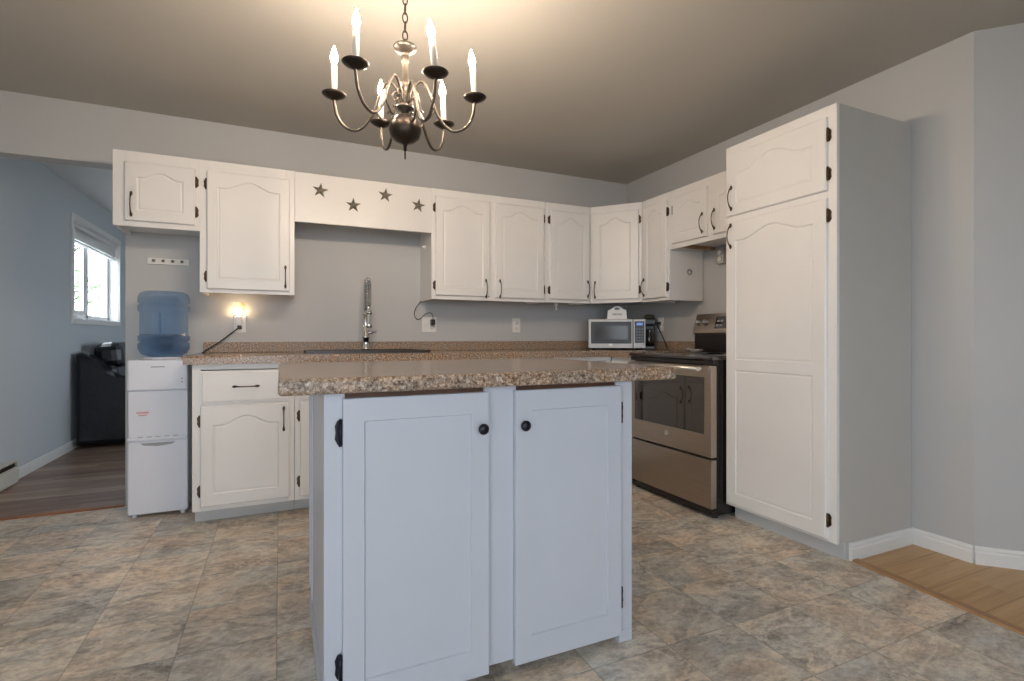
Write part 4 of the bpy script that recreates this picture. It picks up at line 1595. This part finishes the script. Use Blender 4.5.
# ------------------------------------------------------------------ tree outside the living room window
def tree(label, loc, h, seed):
    rnd = random.Random(seed)
    o = thing('garden_tree', label, 'tree', loc)
    m = MB()
    m.tube([(0, 0, 0), (0.05, 0.02, h * 0.3), (-0.03, 0.06, h * 0.6), (0.04, 0.0, h)], [0.12, 0.09, 0.06, 0.02], 8)
    tips = []
    for k in range(26):
        z = h * (0.22 + 0.75 * rnd.random())
        an = rnd.random() * 2 * PI
        L = (1.15 - 0.6 * z / h) * (0.7 + 0.6 * rnd.random())
        p0 = Vector((0, 0, z))
        p1 = p0 + Vector((math.cos(an) * L * 0.5, math.sin(an) * L * 0.5, 0.12))
        p2 = p0 + Vector((math.cos(an) * L, math.sin(an) * L, 0.12 + 0.3 * rnd.random()))
        m.tube([p0, p1, p2], [0.03, 0.02, 0.008], 5)
        for q in range(16):
            t = rnd.random()
            tips.append(p0.lerp(p2, 0.35 + 0.65 * t) + Vector((rnd.gauss(0, .16), rnd.gauss(0, .16), rnd.gauss(0, .13))))
    m.build('trunk', BARK, o)
    m = MB()
    for p in tips:
        for q in range(3):
            c_ = p + Vector((rnd.gauss(0, .06), rnd.gauss(0, .06), rnd.gauss(0, .06)))
            a = Vector((rnd.gauss(0, 1), rnd.gauss(0, 1), rnd.gauss(0, 1))).normalized()
            b = a.orthogonal().normalized()
            vs = [m.bm.verts.new(c_ + a * x * 0.07 + b * y * 0.035) for x, y in ((-1, 0), (0, -1), (1, 0), (0, 1))]
            m.bm.faces.new(vs)
    m.build('foliage', LEAF, o, fix=False)
tree('leafy tree seen through the living room window', (-4.6, 15.2, -0.35), 4.2, 3)

# ------------------------------------------------------------------ chandelier
CX, CY = 0.410, 1.837
ch = thing('chandelier', 'pewter six-arm candle chandelier hanging on a chain above the island', 'chandelier', (CX, CY, 1.677))
Z0 = 1.677
m = MB()
m.lathe([(0.0, 0.040), (0.006, 0.042), (0.0075, 0.050), (0.012, 0.055), (0.030, 0.060), (0.050, 0.075), (0.0585, 0.101), (0.055, 0.122), (0.042, 0.143), (0.026, 0.154), (0.016, 0.158), (0, 0.160)], 32)
m.build('ball', DARKPEWTER, ch)
m = MB()
m.lathe([(0.0, -0.002), (0.0025, 0.0), (0.003, 0.028), (0.007, 0.032), (0.005, 0.040), (0, 0.042)], 12)
m.build('finial', DARKPEWTER, ch)
m = MB()
m.lathe([(0, 0.157), (0.013, 0.158), (0.012, 0.170), (0.030, 0.178), (0.033, 0.184), (0.030, 0.190), (0.016, 0.196), (0.013, 0.215), (0.018, 0.222), (0.018, 0.236), (0.013, 0.242), (0.017, 0.250), (0.017, 0.256), (0.012, 0.260), (0.016, 0.268), (0.016, 0.274), (0.011, 0.280), (0.010, 0.335), (0.012, 0.345), (0.0155, 0.352), (0.012, 0.360), (0.015, 0.366), (0.011, 0.372), (0.020, 0.380), (0.038, 0.392), (0.0425, 0.402), (0.040, 0.405), (0.018, 0.403), (0.012, 0.410), (0.005, 0.414), (0.004, 0.432), (0, 0.432)], 24)
m.build('column', PEWTER, ch)
m = MB()
zc = 0.424
k = 0
while zc < H - Z0 - 0.035:
    link = []
    for q in range(16):
        an = 2 * PI * q / 16
        a = 0.0085 * math.cos(an)
        link.append((a if k % 2 == 0 else 0.0, 0.0 if k % 2 == 0 else a, zc + 0.019 + 0.019 * math.sin(an)))
    m.tube(link, 0.0024, 6, closed=True)
    zc += 0.0325
    k += 1
m.build('chain', DARKPEWTER, ch)
m = MB()
m.lathe([(0, H - Z0 - 0.045), (0.008, H - Z0 - 0.045), (0.012, H - Z0 - 0.032), (0.045, H - Z0 - 0.020), (0.062, H - Z0 - 0.002), (0, H - Z0 - 0.002)], 28)
m.build('ceiling_rose', PEWTER, ch)


def bez(P, n):
    out = []
    for i in range(len(P) - 1):
        a, b, c_, d_ = P[max(i - 1, 0)], P[i], P[i + 1], P[min(i + 2, len(P) - 1)]
        for k in range(n):
            t = k / n
            out.append(tuple(0.5 * ((2 * b[j]) + (c_[j] - a[j]) * t + (2 * a[j] - 5 * b[j] + 4 * c_[j] - d_[j]) * t * t + (3 * b[j] - a[j] - 3 * c_[j] + d_[j]) * t ** 3) for j in range(2)))
    out.append(tuple(P[-1]))
    return out

# arm profile in (r, z): out of the hub, up over, down in a deep belly and up to the drip pan
armrz = bez([(0.014, 0.205), (0.024, 0.240), (0.044, 0.272), (0.068, 0.272), (0.090, 0.225), (0.120, 0.150), (0.165, 0.102), (0.212, 0.112), (0.241, 0.155), (0.250, 0.210)], 6)
scroll = bez([(0.012, 0.232), (0.030, 0.243), (0.043, 0.232), (0.040, 0.214), (0.029, 0.214), (0.030, 0.224)], 5)
scroll2 = bez([(0.106, 0.176), (0.080, 0.140), (0.055, 0.140), (0.046, 0.160), (0.056, 0.172), (0.064, 0.164)], 5)
PANZ = 0.210
BASEANG = math.radians(4) - YAW
arm0 = None
LEAN = (-0.085, -0.045, 0.0, 0.0, 0.02, -0.115)
DROP = (0.004, -0.007, -0.009, -0.002, 0.0, -0.022)
for k in range(6):
    an = BASEANG + k * PI / 3
    if arm0 is None:
        m = MB()
        m.tube([(r, 0, z) for r, z in armrz], 0.0052, 8)
        m.tube([(r, 0.0, z) for r, z in scroll], 0.0040, 8)
        m.tube([(r, 0.0, z) for r, z in scroll2], 0.0034, 8)
        arm0 = m.build('arm', PEWTER, ch)
        m = MB()
        m.lathe([(0, PANZ - 0.004), (0.008, PANZ - 0.004), (0.020, PANZ + 0.002), (0.036, PANZ + 0.010), (0.0425, PANZ + 0.017), (0.041, PANZ + 0.0185), (0.030, PANZ + 0.012), (0.0155, PANZ + 0.010), (0.0155, PANZ + 0.026), (0.013, PANZ + 0.028), (0, PANZ + 0.028)], 28, (0.25, 0, 0))
        pan0 = m.build('drip_pan', DARKPEWTER, arm0)
        m = MB()
        m.lathe([(0.0, 0.0), (0.0105, 0.0), (0.0105, 0.096), (0.0085, 0.098), (0, 0.098)], 18)
        cs0 = m.build('candle_sleeve', CANDLE, arm0, (0.25, 0, PANZ + 0.026))
        m = MB()
        z = 0.0985
        m.lathe([(0.0, z), (0.0065, z), (0.0075, z + 0.005), (0.0115, z + 0.015), (0.0125, z + 0.023), (0.0098, z + 0.037), (0.0046, z + 0.053), (0.0015, z + 0.063), (0.0, z + 0.065)], 12)
        bu0 = m.build('bulb', BULB, arm0, (0.25, 0, PANZ + 0.026))
        arm0.rotation_euler = (0, 0, an)
        kids = (cs0, bu0)
        arm = arm0
    else:
        arm = copy_part(arm0, ch)
        arm.rotation_euler = (0, 0, an)
        copy_part(pan0, arm)
        kids = [copy_part(q, arm) for q in (cs0, bu0)]
    arm.location = (0, 0, DROP[k])
    # candles lean a little, each its own way
    e = Matrix.Rotation(-an, 3, 'Z') @ Vector((math.cos(YAW), -math.sin(YAW), 0)) * LEAN[k]
    for q in kids:
        q.rotation_euler = (-e.y, e.x, 0)
